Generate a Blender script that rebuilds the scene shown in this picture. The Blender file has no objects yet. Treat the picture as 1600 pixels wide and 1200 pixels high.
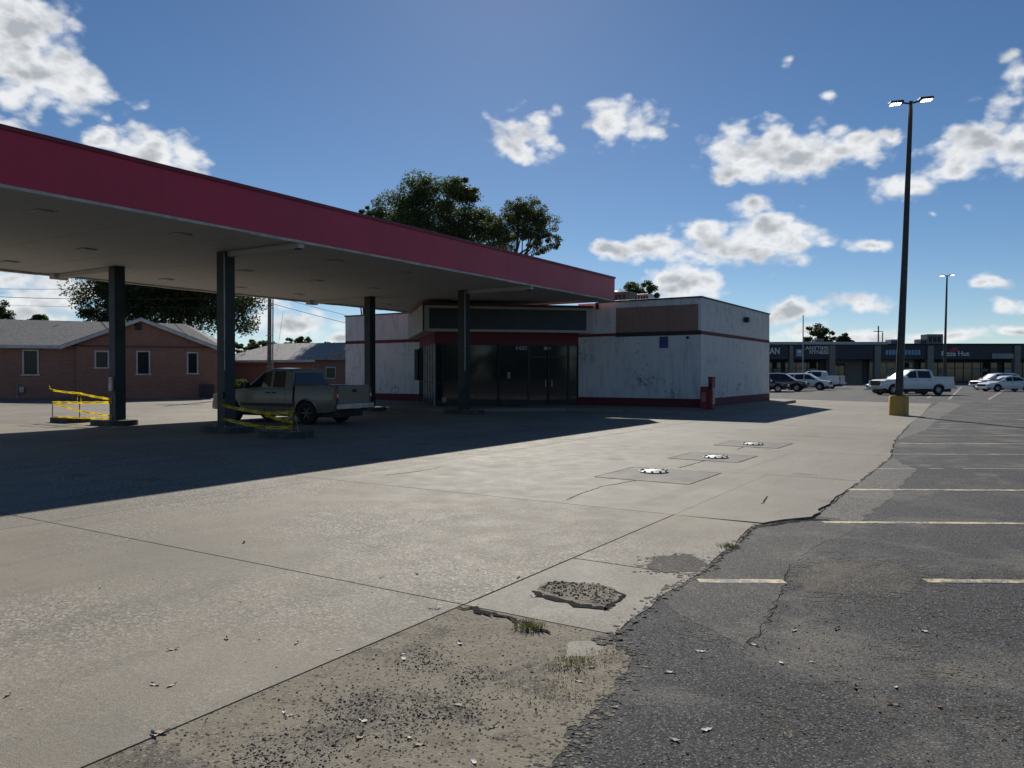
import bpy, bmesh, math, random
import numpy as np
from mathutils import Vector, Matrix
R = math.radians
SC = bpy.context.scene
COL = SC.collection
random.seed(7); RNG = np.random.default_rng(7)

# ------------------------------------------------------------------ camera
EYE = 1.65; FPX = 1205.0; HOR = 584.0          # eye height, focal length and horizon row of a 1600 px wide picture
cam = bpy.data.cameras.new('camera'); cam.sensor_width = 36; cam.lens = 36 * FPX / 1600
cam.clip_start = 0.05; cam.clip_end = 6000
co = bpy.data.objects.new('camera', cam); COL.objects.link(co)
co.location = (0, 0, EYE); co.rotation_euler = (R(90) - math.atan((600 - HOR) / FPX), 0, 0)
SC.camera = co
SC.view_settings.view_transform = 'Standard'; SC.view_settings.look = 'None'
SC.view_settings.gamma = 1; SC.view_settings.use_curve_mapping = False
SC.view_settings.exposure = 0.2

# ------------------------------------------------------------------ sky and sun
SUN_EL = 31.2; SUN_AZ = -0.9                    # azimuth measured from +Y towards +X
SKY_STRENGTH = 0.064; SKY_SAT = 1.16
CLOUDS = [(-33.1, 20.0, 2.9, 3.9), (-32.1, 18.4, 3.8, 2.7), (-29.6, 17.8, 3.1, 1.4), (-33.6, 21.5, 1.6, 2.3), (-33.2, 15.4, 1.9, 0.8), (-27.4, 17.8, 1.2, 0.9), (-28.2, 14.8, 1.5, 0.8), (-25.1, 14.2, 2.4, 1.6), (-22.5, 14.0, 2.5, 1.8), (1.7, 17.5, 3.1, 1.6), (0.6, 16.5, 1.9, 1.2), (7.6, 17.7, 2.5, 1.5), (9.7, 17.4, 2.4, 1.5), (2.6, 16.3, 1.1, 0.5), (18.6, 15.1, 4.3, 2.1), (18.9, 16.3, 1.6, 1.4), (16.2, 14.0, 2.5, 0.9), (20.7, 14.3, 2.9, 1.5), (24.1, 14.8, 2.7, 1.0), (25.9, 15.4, 1.5, 0.8), (13.4, 14.5, 1.2, 0.8), (17.2, 11.8, 1.7, 0.9), (17.1, 8.8, 5.7, 1.5), (18.4, 10.0, 3.2, 1.5), (13.8, 10.4, 2.1, 0.9), (9.7, 9.3, 2.9, 0.9), (7.9, 9.4, 1.6, 0.7), (21.0, 10.1, 1.0, 0.9), (13.1, 6.6, 2.8, 1.2), (11.7, 7.0, 1.8, 1.1), (32.7, 14.4, 3.6, 2.3), (30.2, 13.4, 3.3, 1.6), (27.0, 12.6, 3.1, 1.0), (33.3, 17.5, 1.2, 1.8), (32.9, 18.8, 1.1, 0.7), (24.7, 8.5, 1.7, 0.7), (24.3, 4.9, 3.0, 0.8), (19.6, 4.3, 2.4, 0.9), (32.2, 5.8, 1.8, 0.6), (33.3, 4.6, 1.3, 0.7), (30.6, 10.6, 0.8, 0.7), (19.6, 20.8, 0.7, 0.5), (21.9, 18.2, 0.7, 0.5), (-31.6, 3.8, 4.1, 1.9), (-32.7, 5.7, 2.7, 1.3), (-29.8, 5.3, 2.2, 1.0), (-15.8, 3.5, 3.0, 1.3), (-12.9, 2.3, 1.4, 0.7), (-19.2, 5.1, 2.6, 1.1), (20.5, 2.8, 3.7, 0.7), (24.5, 2.7, 2.5, 0.7), (29.6, 2.6, 3.1, 0.6), (33.6, 2.8, 1.7, 0.5), (28.3, 10.5, 0.6, 0.4), (-37.4, 17.0, 4.1, 2.9), (-40.0, 9.2, 2.8, 1.4), (39.4, 10.3, 3.9, 1.9), (37.4, 6.2, 2.6, 0.8), (42.4, 13.9, 2.9, 2.3)]
_r = random.Random(3)
for _k in range(11):                            # the same kind of fair-weather clouds all round
    a = (50 + _k * 25 + _r.uniform(-4, 4)); a = a if a <= 180 else a - 360
    e = _r.choice([5, 9, 14, 20, 28]) + _r.uniform(-2, 2); s = _r.uniform(.7, 1.3)
    CLOUDS.append((round(a, 1), round(e, 1), 4.2 * s, 1.7 * s))

def build_world():
    w = bpy.data.worlds.new('World'); SC.world = w; w.use_nodes = True
    nt = w.node_tree; N = nt.nodes; L = nt.links; N.clear()
    def node(t, **k):
        n = N.new(t)
        for a, v in k.items(): setattr(n, a, v)
        return n
    def M(op, a, b=None, c=None, clamp=False):
        n = node('ShaderNodeMath', operation=op, use_clamp=clamp)
        for i, v in enumerate((a, b, c)):
            if v is None: continue
            if isinstance(v, (int, float)): n.inputs[i].default_value = v
            else: L.new(v, n.inputs[i])
        return n.outputs[0]
    def VM(op, a, b=None):
        n = node('ShaderNodeVectorMath', operation=op)
        for i, v in enumerate((a, b)):
            if v is None: continue
            if isinstance(v, tuple): n.inputs[i].default_value = v
            else: L.new(v, n.inputs[i])
        return n.outputs['Value'] if op == 'LENGTH' else n.outputs[0]
    sky = node('ShaderNodeTexSky', sky_type='NISHITA', sun_disc=False)
    sky.sun_elevation = R(SUN_EL); sky.sun_rotation = R(SUN_AZ)
    sky.altitude = 0; sky.air_density = 0.72; sky.dust_density = 0.06; sky.ozone_density = 2.2
    tc = node('ShaderNodeTexCoord').outputs['Generated']
    sep = node('ShaderNodeSeparateXYZ'); L.new(tc, sep.inputs[0])
    az = M('MULTIPLY', M('ARCTAN2', sep.outputs[0], sep.outputs[1]), 180 / math.pi)
    el = M('MULTIPLY', M('ARCSINE', sep.outputs[2]), 180 / math.pi)
    cmb = node('ShaderNodeCombineXYZ'); L.new(az, cmb.inputs[0]); L.new(el, cmb.inputs[1])
    # wobble of the outlines
    nz = node('ShaderNodeTexNoise'); nz.inputs['Scale'].default_value = 9; nz.inputs['Detail'].default_value = 2
    L.new(tc, nz.inputs['Vector'])
    wob = VM('MULTIPLY', VM('SUBTRACT', nz.outputs['Color'], (.5, .5, .5)), (3.6, 2.6, 0))
    p = VM('ADD', cmb.outputs[0], wob)
    F = None; Fs = None
    for (a, e, ra, re) in CLOUDS:
        small = ra < 1.25; ra *= 1.5 if small else 1.0; re *= 1.5 if small else 1.0
        n_ = node('ShaderNodeVectorMath', operation='MULTIPLY_ADD'); L.new(p, n_.inputs[0])
        n_.inputs[1].default_value = (1 / ra, 1 / re, 0); n_.inputs[2].default_value = (-a / ra, -e / re, 0)
        d = VM('LENGTH', n_.outputs[0])
        if small: Fs = d if Fs is None else M('MINIMUM', Fs, d)
        else: F = d if F is None else M('MINIMUM', F, d)
    F = M('MINIMUM', F, M('ADD', Fs, .66))
    F = M('SUBTRACT', 1.0, F)
    st = VM('MULTIPLY', tc, (1, 1, 1.5))
    n1 = node('ShaderNodeTexNoise'); n1.inputs['Scale'].default_value = 13; n1.inputs['Detail'].default_value = 8
    n1.inputs['Roughness'].default_value = .57; n1.inputs['Distortion'].default_value = .1; L.new(st, n1.inputs['Vector'])
    n2 = node('ShaderNodeTexNoise'); n2.inputs['Scale'].default_value = 18; n2.inputs['Detail'].default_value = 5; L.new(st, n2.inputs['Vector'])
    off = VM('ADD', st, (0, 0, .02))
    n3 = node('ShaderNodeTexNoise'); n3.inputs['Scale'].default_value = 18; n3.inputs['Detail'].default_value = 5; L.new(off, n3.inputs['Vector'])
    vo = node('ShaderNodeTexVoronoi', feature='F1'); vo.inputs['Scale'].default_value = 34; vo.inputs['Detail'].default_value = 1.5; vo.inputs['Roughness'].default_value = .6
    L.new(VM('ADD', st, VM('MULTIPLY', VM('SUBTRACT', n2.outputs['Color'], (.5, .5, .5)), (.03, .03, .03))), vo.inputs['Vector'])
    den = M('ADD', F, M('MULTIPLY', M('SUBTRACT', n1.outputs['Fac'], .52), 2.3))
    den = M('ADD', den, M('MULTIPLY', M('SUBTRACT', .98, vo.outputs['Distance']), .62))
    alpha = node('ShaderNodeMapRange', interpolation_type='SMOOTHSTEP'); L.new(den, alpha.inputs[0])
    alpha.inputs[1].default_value = -.08; alpha.inputs[2].default_value = .66
    thick = node('ShaderNodeMapRange', interpolation_type='SMOOTHSTEP'); L.new(den, thick.inputs[0])
    thick.inputs[1].default_value = .4; thick.inputs[2].default_value = 1.3
    lit = M('MULTIPLY_ADD', M('SUBTRACT', n2.outputs['Fac'], n3.outputs['Fac']), 3.0, 0.0)
    shade = M('SUBTRACT', thick.outputs[0], lit, clamp=True)
    cc = node('ShaderNodeMix', data_type='RGBA'); L.new(shade, cc.inputs['Factor'])
    k = 1 / SKY_STRENGTH
    cc.inputs['A'].default_value = (.76 * k, .77 * k, .78 * k, 1); cc.inputs['B'].default_value = (.38 * k, .405 * k, .435 * k, 1)
    mix = node('ShaderNodeMix', data_type='RGBA')
    L.new(M('MULTIPLY', alpha.outputs[0], .96), mix.inputs['Factor'])
    hs_ = node('ShaderNodeHueSaturation'); hs_.inputs['Saturation'].default_value = SKY_SAT; L.new(sky.outputs[0], hs_.inputs['Color'])
    L.new(hs_.outputs[0], mix.inputs['A']); L.new(cc.outputs['Result'], mix.inputs['B'])
    bg = node('ShaderNodeBackground'); bg.inputs['Strength'].default_value = SKY_STRENGTH
    L.new(mix.outputs['Result'], bg.inputs['Color'])
    out = node('ShaderNodeOutputWorld'); L.new(bg.outputs[0], out.inputs['Surface'])
build_world()
SC.world.cycles.sampling_method = 'NONE'
SC.cycles.diffuse_bounces = 2
sl = bpy.data.lights.new('sun', 'SUN'); sl.energy = 5.0; sl.angle = R(.53); sl.color = (1, .95, .87)
so = bpy.data.objects.new('sun', sl); COL.objects.link(so)
sd = Vector((math.sin(R(SUN_AZ)) * math.cos(R(SUN_EL)), math.cos(R(SUN_AZ)) * math.cos(R(SUN_EL)), math.sin(R(SUN_EL))))
so.rotation_euler = sd.to_track_quat('Z', 'Y').to_euler(); so.location = sd * 60

# ------------------------------------------------------------------ helpers
def G(px, py, z=0.0):
    """ground point under a line of sight (metres)"""
    Y = FPX * (EYE - z) / (py - HOR)
    return (px - 800) / FPX * Y, Y
def AT(px, py, Y):
    return ((px - 800) / FPX * Y, Y, EYE + (HOR - py) / FPX * Y)

class MB:
    def __init__(s): s.v = []; s.f = []
    def add(s, vs, fs):
        o = len(s.v); s.v += [tuple(v) for v in vs]; s.f += [tuple(i + o for i in f) for f in fs]; return s
    def box(s, x0, x1, y0, y1, z0, z1):
        return s.add([(x0, y0, z0), (x1, y0, z0), (x1, y1, z0), (x0, y1, z0), (x0, y0, z1), (x1, y0, z1), (x1, y1, z1), (x0, y1, z1)],
                     [(3, 2, 1, 0), (4, 5, 6, 7), (0, 1, 5, 4), (1, 2, 6, 5), (2, 3, 7, 6), (3, 0, 4, 7)])
    def prism(s, poly, z0, z1):
        n = len(poly)
        if sum(poly[i][0] * poly[(i + 1) % n][1] - poly[(i + 1) % n][0] * poly[i][1] for i in range(n)) < 0: poly = poly[::-1]
        zt = z1 if callable(z1) else (lambda x, y: z1)
        return s.add([(x, y, z0) for x, y in poly] + [(x, y, zt(x, y)) for x, y in poly],
                     [tuple(range(n))[::-1], tuple(range(n, 2 * n))] + [(i, (i + 1) % n, (i + 1) % n + n, i + n) for i in range(n)])
    def xprism(s, poly, y0, y1):
        """polygon in (x,z) pulled along y"""
        n = len(poly)
        if sum(poly[i][0] * poly[(i + 1) % n][1] - poly[(i + 1) % n][0] * poly[i][1] for i in range(n)) < 0: poly = poly[::-1]
        return s.add([(x, y0, z) for x, z in poly] + [(x, y1, z) for x, z in poly],
                     [tuple(range(n)), tuple(range(n, 2 * n))[::-1]] + [((i + 1) % n, i, i + n, (i + 1) % n + n) for i in range(n)])
    def tube(s, path, rad, n=8, cap=True):
        path = [Vector(p) for p in path]; m = len(path)
        rs = rad if isinstance(rad, (list, tuple)) else [rad] * m
        o = []; up = Vector((0, 0, 1))
        for i in range(m):
            t = (path[min(i + 1, m - 1)] - path[max(i - 1, 0)]).normalized()
            a = t.cross(up if abs(t.z) < .9 else Vector((1, 0, 0))).normalized(); b = a.cross(t)
            for k in range(n):
                q = 2 * math.pi * k / n
                o.append(path[i] + (a * math.cos(q) + b * math.sin(q)) * rs[i])
        f = [(i * n + k, i * n + (k + 1) % n, (i + 1) * n + (k + 1) % n, (i + 1) * n + k) for i in range(m - 1) for k in range(n)]
        if cap: f += [tuple(range(n))[::-1], tuple(range((m - 1) * n, m * n))]
        return s.add(o, f)
    def lathe(s, prof, n=20, axis='z', c=(0, 0, 0), cap=True):
        o = []
        for r, h in prof:
            for k in range(n):
                q = 2 * math.pi * k / n; x, y = r * math.cos(q), r * math.sin(q)
                o.append({'z': (c[0] + x, c[1] + y, c[2] + h), 'y': (c[0] + x, c[1] + h, c[2] - y), 'x': (c[0] + h, c[1] + x, c[2] + y)}[axis])
        m = len(prof)
        f = [(i * n + k, i * n + (k + 1) % n, (i + 1) * n + (k + 1) % n, (i + 1) * n + k) for i in range(m - 1) for k in range(n)]
        if cap: f += [tuple(range(n))[::-1], tuple(range((m - 1) * n, m * n))]
        return s.add(o, f)
    def mesh(s, name):
        me = bpy.data.meshes.new(name); me.from_pydata(s.v, [], s.f); me.update(); return me
    def build(s, name, m, parent=None, smooth=False, bevel=0, weld=False):
        me = s.mesh(name); me.materials.append(m)
        bm = bmesh.new(); bm.from_mesh(me)
        if weld: bmesh.ops.remove_doubles(bm, verts=bm.verts, dist=1e-4)
        bmesh.ops.recalc_face_normals(bm, faces=bm.faces)
        if bevel:
            es = [e for e in bm.edges if len(e.link_faces) == 2 and e.calc_face_angle(0) > .6]
            bmesh.ops.bevel(bm, geom=es, offset=bevel, segments=2, profile=.5, affect='EDGES', clamp_overlap=True)
        bm.to_mesh(me); bm.free()
        if smooth:
            me.polygons.foreach_set('use_smooth', [True] * len(me.polygons)); me.set_sharp_from_angle(angle=R(38))
        ob = bpy.data.objects.new(name, me); COL.objects.link(ob)
        if parent is not None: ob.parent = parent
        return ob

def tag(o, label=None, cat=None, group=None, kind=None):
    if label: o['label'] = label
    if cat: o['category'] = cat
    if group: o['group'] = group
    if kind: o['kind'] = kind
    return o
def thing(name, label, cat, loc=(0, 0, 0), rz=0, group=None):
    o = bpy.data.objects.new(name, None); COL.objects.link(o); o.empty_display_size = .2
    o.location = loc; o.rotation_euler = (0, 0, rz); return tag(o, label, cat, group)
def copy_tree(o, parent=None):
    c = o.copy(); COL.objects.link(c)
    if parent is not None: c.parent = parent
    for ch in list(o.children): copy_tree(ch, c)
    return c
def text(body, size, mt, parent, loc, rot, name='lettering', ext=.02, align='CENTER', sx=1.0):
    cu = bpy.data.curves.new(name, 'FONT'); cu.body = body; cu.size = size; cu.extrude = ext; cu.align_x = align; cu.align_y = 'CENTER'
    cu.offset = size * .018; cu.resolution_u = 3; cu.space_line = .85
    t = bpy.data.objects.new(name + '_curve', cu); COL.objects.link(t)
    me = bpy.data.meshes.new_from_object(t.evaluated_get(bpy.context.evaluated_depsgraph_get()))
    bpy.data.objects.remove(t)
    me.materials.clear(); me.materials.append(mt)
    ob = bpy.data.objects.new(name, me); COL.objects.link(ob); ob.location = loc; ob.rotation_euler = rot; ob.scale = (sx, 1, 1)
    if parent is not None: ob.parent = parent
    return ob

# ------------------------------------------------------------------ materials
class NT:
    def __init__(s, name):
        s.m = bpy.data.materials.new(name); s.m.use_nodes = True; s.t = s.m.node_tree; s.N = s.t.nodes; s.L = s.t.links
        s.N.clear(); s.out = s.N.new('ShaderNodeOutputMaterial'); s.b = s.N.new('ShaderNodeBsdfPrincipled')
        s.L.new(s.b.outputs[0], s.out.inputs[0])
    def n(s, t, **k):
        x = s.N.new(t)
        for a, v in k.items(): setattr(x, a, v)
        return x
    def lk(s, v, inp):
        if isinstance(v, bpy.types.NodeSocket): s.L.new(v, inp)
        elif isinstance(v, tuple) and len(v) == 3 and inp.type == 'RGBA': inp.default_value = (*v, 1)
        else: inp.default_value = v
    def math(s, op, a, b=0.0, clamp=False):
        x = s.n('ShaderNodeMath', operation=op, use_clamp=clamp); s.lk(a, x.inputs[0]); s.lk(b, x.inputs[1]); return x.outputs[0]
    def pos(s, scale=(1, 1, 1), obj=False):
        if obj: o = s.n('ShaderNodeTexCoord').outputs['Object']
        else: o = s.n('ShaderNodeNewGeometry').outputs['Position']
        x = s.n('ShaderNodeVectorMath', operation='MULTIPLY'); s.L.new(o, x.inputs[0]); x.inputs[1].default_value = scale
        return x.outputs[0]
    def noise(s, v, scale, detail=4, rough=.55, dist=0):
        x = s.n('ShaderNodeTexNoise'); s.L.new(v, x.inputs['Vector']); x.inputs['Scale'].default_value = scale
        x.inputs['Detail'].default_value = detail; x.inputs['Roughness'].default_value = rough; x.inputs['Distortion'].default_value = dist
        return x.outputs['Fac']
    def voro(s, v, scale, out='Distance', feature='F1'):
        x = s.n('ShaderNodeTexVoronoi', feature=feature); s.L.new(v, x.inputs['Vector']); x.inputs['Scale'].default_value = scale
        return x.outputs[out]
    def ramp(s, v, a, b):
        x = s.n('ShaderNodeMapRange', interpolation_type='SMOOTHSTEP'); s.lk(v, x.inputs[0])
        x.inputs[1].default_value = a; x.inputs[2].default_value = b; return x.outputs[0]
    def mix(s, f, a, b, mode='MIX'):
        x = s.n('ShaderNodeMix', data_type='RGBA', blend_type=mode); s.lk(f, x.inputs['Factor']); s.lk(a, x.inputs['A']); s.lk(b, x.inputs['B'])
        return x.outputs['Result']
    def bump(s, h, strength=.5, dist=.01, prev=None):
        x = s.n('ShaderNodeBump'); x.inputs['Strength'].default_value = strength; x.inputs['Distance'].default_value = dist
        s.L.new(h, x.inputs['Height'])
        if prev is not None: s.L.new(prev, x.inputs['Normal'])
        return x.outputs[0]
    def done(s, col=None, rough=None, nrm=None, **k):
        if col is not None: s.lk(col, s.b.inputs['Base Color'])
        if rough is not None: s.lk(rough, s.b.inputs['Roughness'])
        if nrm is not None: s.L.new(nrm, s.b.inputs['Normal'])
        for a, v in k.items(): s.lk(v, s.b.inputs[a.replace('_', ' ')])
        return s.m
def plain(name, c, rough=.6, var=.12, scale=3, spec=None, **k):
    t = NT(name); p = t.pos(obj=True); n = t.noise(p, scale, 5, .6)
    c2 = tuple(x * (1 - var * 2) for x in c)
    col = t.mix(t.ramp(n, .35, .7), c, c2)
    if spec is not None: k['Specular_IOR_Level'] = spec
    return t.done(col, t.math('ADD', t.math('MULTIPLY', n, .2), rough - .1), **k)

def concrete_mat(name, c1, c2, c3, speck=.5, bump=.5):
    t = NT(name); p = t.pos()
    big = t.noise(p, .35, 4, .6, .3); mid = t.noise(p, 2.3, 6, .65, .2); fine = t.noise(p, 55, 3, .6); grit = t.voro(p, 60, 'Color')
    g = t.n('ShaderNodeSeparateColor'); t.L.new(grit, g.inputs[0])
    agg = t.ramp(t.noise(p, .23, 3, .5, .4), .36, .62)                      # patches where the aggregate shows
    col = t.mix(t.ramp(big, .3, .7), c1, c2)
    col = t.mix(t.math('MULTIPLY', t.ramp(mid, .45, .75), .6), col, c3)
    col = t.mix(t.math('MULTIPLY', t.ramp(fine, .4, .7), .22), col, tuple(x * .55 for x in c1))
    sp = t.math('MULTIPLY', t.math('MULTIPLY', t.ramp(g.outputs[0], .62, .9), agg), speck)
    col = t.mix(sp, col, (.46, .42, .36))
    dk = t.math('MULTIPLY', t.math('MULTIPLY', t.ramp(g.outputs[1], .6, .95), t.math('MULTIPLY_ADD', agg, .8) if False else agg), speck)
    col = t.mix(dk, col, (.11, .10, .09))
    col = t.mix(t.math('MULTIPLY', t.ramp(t.noise(p, .16, 5, .6, .6), .48, .66), .55), col, tuple(x * y for x, y in zip(c2, (.86, .82, .77))))
    gr = t.n('ShaderNodeMapRange'); t.L.new(t.noise(p, 120, 2, .7), gr.inputs[0]); gr.inputs[1].default_value = .3; gr.inputs[2].default_value = .7
    gr.inputs[3].default_value = .62; gr.inputs[4].default_value = 1.34; col = t.mix(1.0, col, gr.outputs[0], 'MULTIPLY')
    wv = t.n('ShaderNodeVectorMath', operation='MULTIPLY_ADD'); nz = t.n('ShaderNodeTexNoise'); t.L.new(p, nz.inputs['Vector']); nz.inputs['Scale'].default_value = 5; t.L.new(nz.outputs['Color'], wv.inputs[0]); wv.inputs[1].default_value = (.28, .28, 0); t.L.new(p, wv.inputs[2])
    oil = t.math('MULTIPLY', t.ramp(t.voro(wv.outputs[0], .62), .19, .05), .45); col = t.mix(oil, col, (.085, .078, .068))     # old oil drips
    vr = t.n('ShaderNodeVectorRotate', rotation_type='Z_AXIS'); t.L.new(p, vr.inputs['Vector']); vr.inputs['Angle'].default_value = -1.0036
    vs = t.n('ShaderNodeVectorMath', operation='MULTIPLY'); t.L.new(vr.outputs[0], vs.inputs[0]); vs.inputs[1].default_value = (.07, 1.5, 1)
    col = t.mix(t.math('MULTIPLY', t.ramp(t.noise(vs.outputs[0], 1.0, 4, .6), .52, .70), .28), col, (.13, .12, .105))            # traffic streaks
    st = t.math('MULTIPLY', t.ramp(t.noise(p, .9, 5, .7, .8), .58, .72), .35)
    col = t.mix(st, col, (.15, .14, .13))
    h = t.math('ADD', t.math('MULTIPLY', fine, .6), t.math('MULTIPLY', g.outputs[2], t.math('ADD', t.math('MULTIPLY', agg, .8), .1)))
    nb = t.bump(h, bump, .006, t.bump(mid, .05, .02))
    return t.done(col, t.math('ADD', .62, t.math('MULTIPLY', mid, .3)), nb, Specular_IOR_Level=.10)
def asphalt_mat(name, c1, c2, dust, bump=.8, dustamt=.5, cell=95):
    t = NT(name); p = t.pos()
    big = t.noise(p, .28, 5, .65, .5); mid = t.noise(p, 3, 6, .7, .4); fine = t.noise(p, 40, 4, .7)
    v = t.voro(p, cell); vc = t.voro(p, cell, 'Color'); g = t.n('ShaderNodeSeparateColor'); t.L.new(vc, g.inputs[0])
    col = t.mix(t.ramp(big, .3, .7), c1, c2)
    col = t.mix(t.math('MULTIPLY', t.ramp(g.outputs[0], .5, .95), .8), col, tuple(x * 2.6 for x in c2))
    col = t.mix(t.math('MULTIPLY', t.ramp(g.outputs[1], .6, .9), .7), col, tuple(x * .35 for x in c1))
    col = t.mix(t.math('MULTIPLY', t.ramp(v, .25, .65), .75), col, tuple(x * .25 for x in c1))
    d = t.math('MULTIPLY', t.ramp(t.noise(p, .7, 6, .72, .6), .47, .68), dustamt)
    d = t.math('MULTIPLY', d, t.ramp(fine, .3, .6))
    col = t.mix(d, col, dust)
    gr = t.n('ShaderNodeMapRange'); t.L.new(t.noise(p, 85, 3, .8), gr.inputs[0]); gr.inputs[1].default_value = .3; gr.inputs[2].default_value = .7
    gr.inputs[3].default_value = .35; gr.inputs[4].default_value = 1.65; col = t.mix(1.0, col, gr.outputs[0], 'MULTIPLY')
    hole = t.ramp(t.noise(p, 22, 4, .7), .63, .70)
    col = t.mix(t.math('MULTIPLY', hole, .7), col, tuple(x * .3 for x in c1))
    h = t.math('SUBTRACT', t.math('ADD', t.math('MULTIPLY', t.noise(p, 75, 4, .8), 1.1), t.math('MULTIPLY', t.math('SUBTRACT', 1.0, v), .25)), t.math('MULTIPLY', hole, .8))
    nb = t.bump(h, bump * .8, .009, t.bump(mid, .2, .02))
    return t.done(col, .85, nb, Specular_IOR_Level=.14)
def paint_line(name, c, under, wear=.5):
    t = NT(name); p = t.pos(); n = t.noise(p, 9, 6, .75); n2 = t.noise(p, 60, 3, .7); n3 = t.noise(p, 1.3, 3, .6)
    w = t.ramp(t.math('ADD', t.math('ADD', t.math('MULTIPLY', n, .6), t.math('MULTIPLY', n2, .4)), t.math('MULTIPLY', t.math('SUBTRACT', n3, .5), .5)), wear - .08, wear + .06)
    col = t.mix(w, c, under)
    return t.done(col, .75, t.bump(n2, .5, .006))
def wall_mat(name, c, dirt, amount=.4, peel=None):
    t = NT(name); p = t.pos(obj=True); ps = t.pos((2.2, 2.2, .25), obj=True)
    n = t.noise(p, 1.2, 6, .65, .3); s = t.noise(ps, 2.2, 5, .7); f = t.noise(p, 25, 3)
    sepz = t.n('ShaderNodeSeparateXYZ'); t.L.new(t.pos(obj=True), sepz.inputs[0])
    col = t.mix(t.math('MULTIPLY', t.ramp(s, .45, .75), amount), c, dirt)
    col = t.mix(t.math('MULTIPLY', t.ramp(n, .5, .75), amount * .7), col, tuple(x * .8 for x in dirt))
    if peel:
        q = t.ramp(t.math('ADD', t.noise(p, 5, 6, .75, .6), t.math('MULTIPLY', t.noise(p, .55, 2), .5)), .875, .93)
        col = t.mix(q, col, peel)
    return t.done(col, .75, t.bump(f, .25, .006, t.bump(n, .2, .02)))
def brick_mat(name, c1, c2, mortar):
    t = NT(name); o = t.n('ShaderNodeTexCoord').outputs['Object']
    sp = t.n('ShaderNodeSeparateXYZ'); t.L.new(o, sp.inputs[0]); cb = t.n('ShaderNodeCombineXYZ')
    t.L.new(t.math('ADD', sp.outputs[0], sp.outputs[1]), cb.inputs[0]); t.L.new(sp.outputs[2], cb.inputs[1])
    b = t.n('ShaderNodeTexBrick'); t.L.new(cb.outputs[0], b.inputs['Vector']); b.inputs['Scale'].default_value = 1
    b.inputs['Brick Width'].default_value = .24; b.inputs['Row Height'].default_value = .085; b.inputs['Mortar Size'].default_value = .008
    b.inputs['Color1'].default_value = (*c1, 1); b.inputs['Color2'].default_value = (*c2, 1); b.inputs['Mortar'].default_value = (*mortar, 1); b.inputs['Bias'].default_value = -.2
    n = t.noise(t.pos(obj=True), 1.5, 5)
    col = t.mix(t.math('MULTIPLY', n, .5), b.outputs['Color'], tuple(x * .4 for x in c1))
    return t.done(col, .85, t.bump(b.outputs['Fac'], -.4, .01))
def metal(name, c, rough=.45, var=.1, m=.0): return plain(name, c, rough, var, 2.5, Metallic=m)
def glass_dark(name, c=(.012, .016, .02), rough=.06):
    t = NT(name); n = t.noise(t.pos(obj=True), 2.5, 3); return t.done(t.mix(n, c, tuple(x * 1.8 for x in c)), rough, Specular_IOR_Level=.55)
def carpaint(name, c, flake=0.0, rough=.3):
    t = NT(name); n = t.noise(t.pos(obj=True), 4, 5)
    return t.done(t.mix(t.math('MULTIPLY', n, .25), c, tuple(x * .7 for x in c)), rough, Metallic=flake, Coat_Weight=.6, Coat_Roughness=.08)
def leaf_mat(name, c1, c2, trans=.35):
    t = NT(name); oi = t.n('ShaderNodeNewGeometry').outputs['Random Per Island']
    n = t.noise(t.pos(), .45, 3)
    col = t.mix(t.math('ADD', t.math('MULTIPLY', oi, .5), t.math('MULTIPLY', n, .5)), c1, c2)
    t.lk(col, t.b.inputs['Base Color']); t.b.inputs['Roughness'].default_value = .55; t.b.inputs['Specular IOR Level'].default_value = .3
    tr = t.n('ShaderNodeBsdfTranslucent'); t.L.new(t.mix(.5, col, (.10, .14, .02)), tr.inputs['Color'])
    mx = t.n('ShaderNodeMixShader'); mx.inputs[0].default_value = trans
    t.L.new(t.b.outputs[0], mx.inputs[1]); t.L.new(tr.outputs[0], mx.inputs[2]); t.L.new(mx.outputs[0], t.out.inputs[0])
    return t.m
def emit(name, c, s):
    t = NT(name); return t.done(c, .4, Emission_Color=c, Emission_Strength=s)

def rubble_mat():
    t = NT('crumbled_asphalt'); oi = t.n('ShaderNodeNewGeometry').outputs['Random Per Island']
    return t.done(t.mix(t.ramp(oi, .3, 1.0), (.075, .071, .066), (.24, .215, .18)), .9, Specular_IOR_Level=.25)
RUBBLE = rubble_mat()
def dirt_mat():
    t = NT('sandy_dirt'); p = t.pos(); big = t.noise(p, 1.1, 5, .65, .6); mid = t.noise(p, 5, 6, .7, .3); gr = t.noise(p, 110, 3, .75); g = t.n('ShaderNodeSeparateColor'); t.L.new(t.voro(p, 75, 'Color'), g.inputs[0])
    col = t.mix(t.ramp(mid, .3, .7), (.27, .236, .182), (.20, .174, .135))
    dark = t.math('MULTIPLY', t.ramp(t.math('ADD', t.math('MULTIPLY', big, .7), t.math('MULTIPLY', mid, .35)), .535, .62), t.ramp(gr, .38, .60))
    col = t.mix(t.math('MULTIPLY', dark, .85), col, (.065, .062, .058))
    col = t.mix(t.ramp(g.outputs[0], .80, .95), col, (.30, .27, .22)); col = t.mix(t.ramp(g.outputs[1], .90, .96), col, (.06, .056, .05))
    return t.done(col, .95, t.bump(gr, .7, .010, t.bump(mid, .4, .02)), Specular_IOR_Level=.15)

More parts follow.
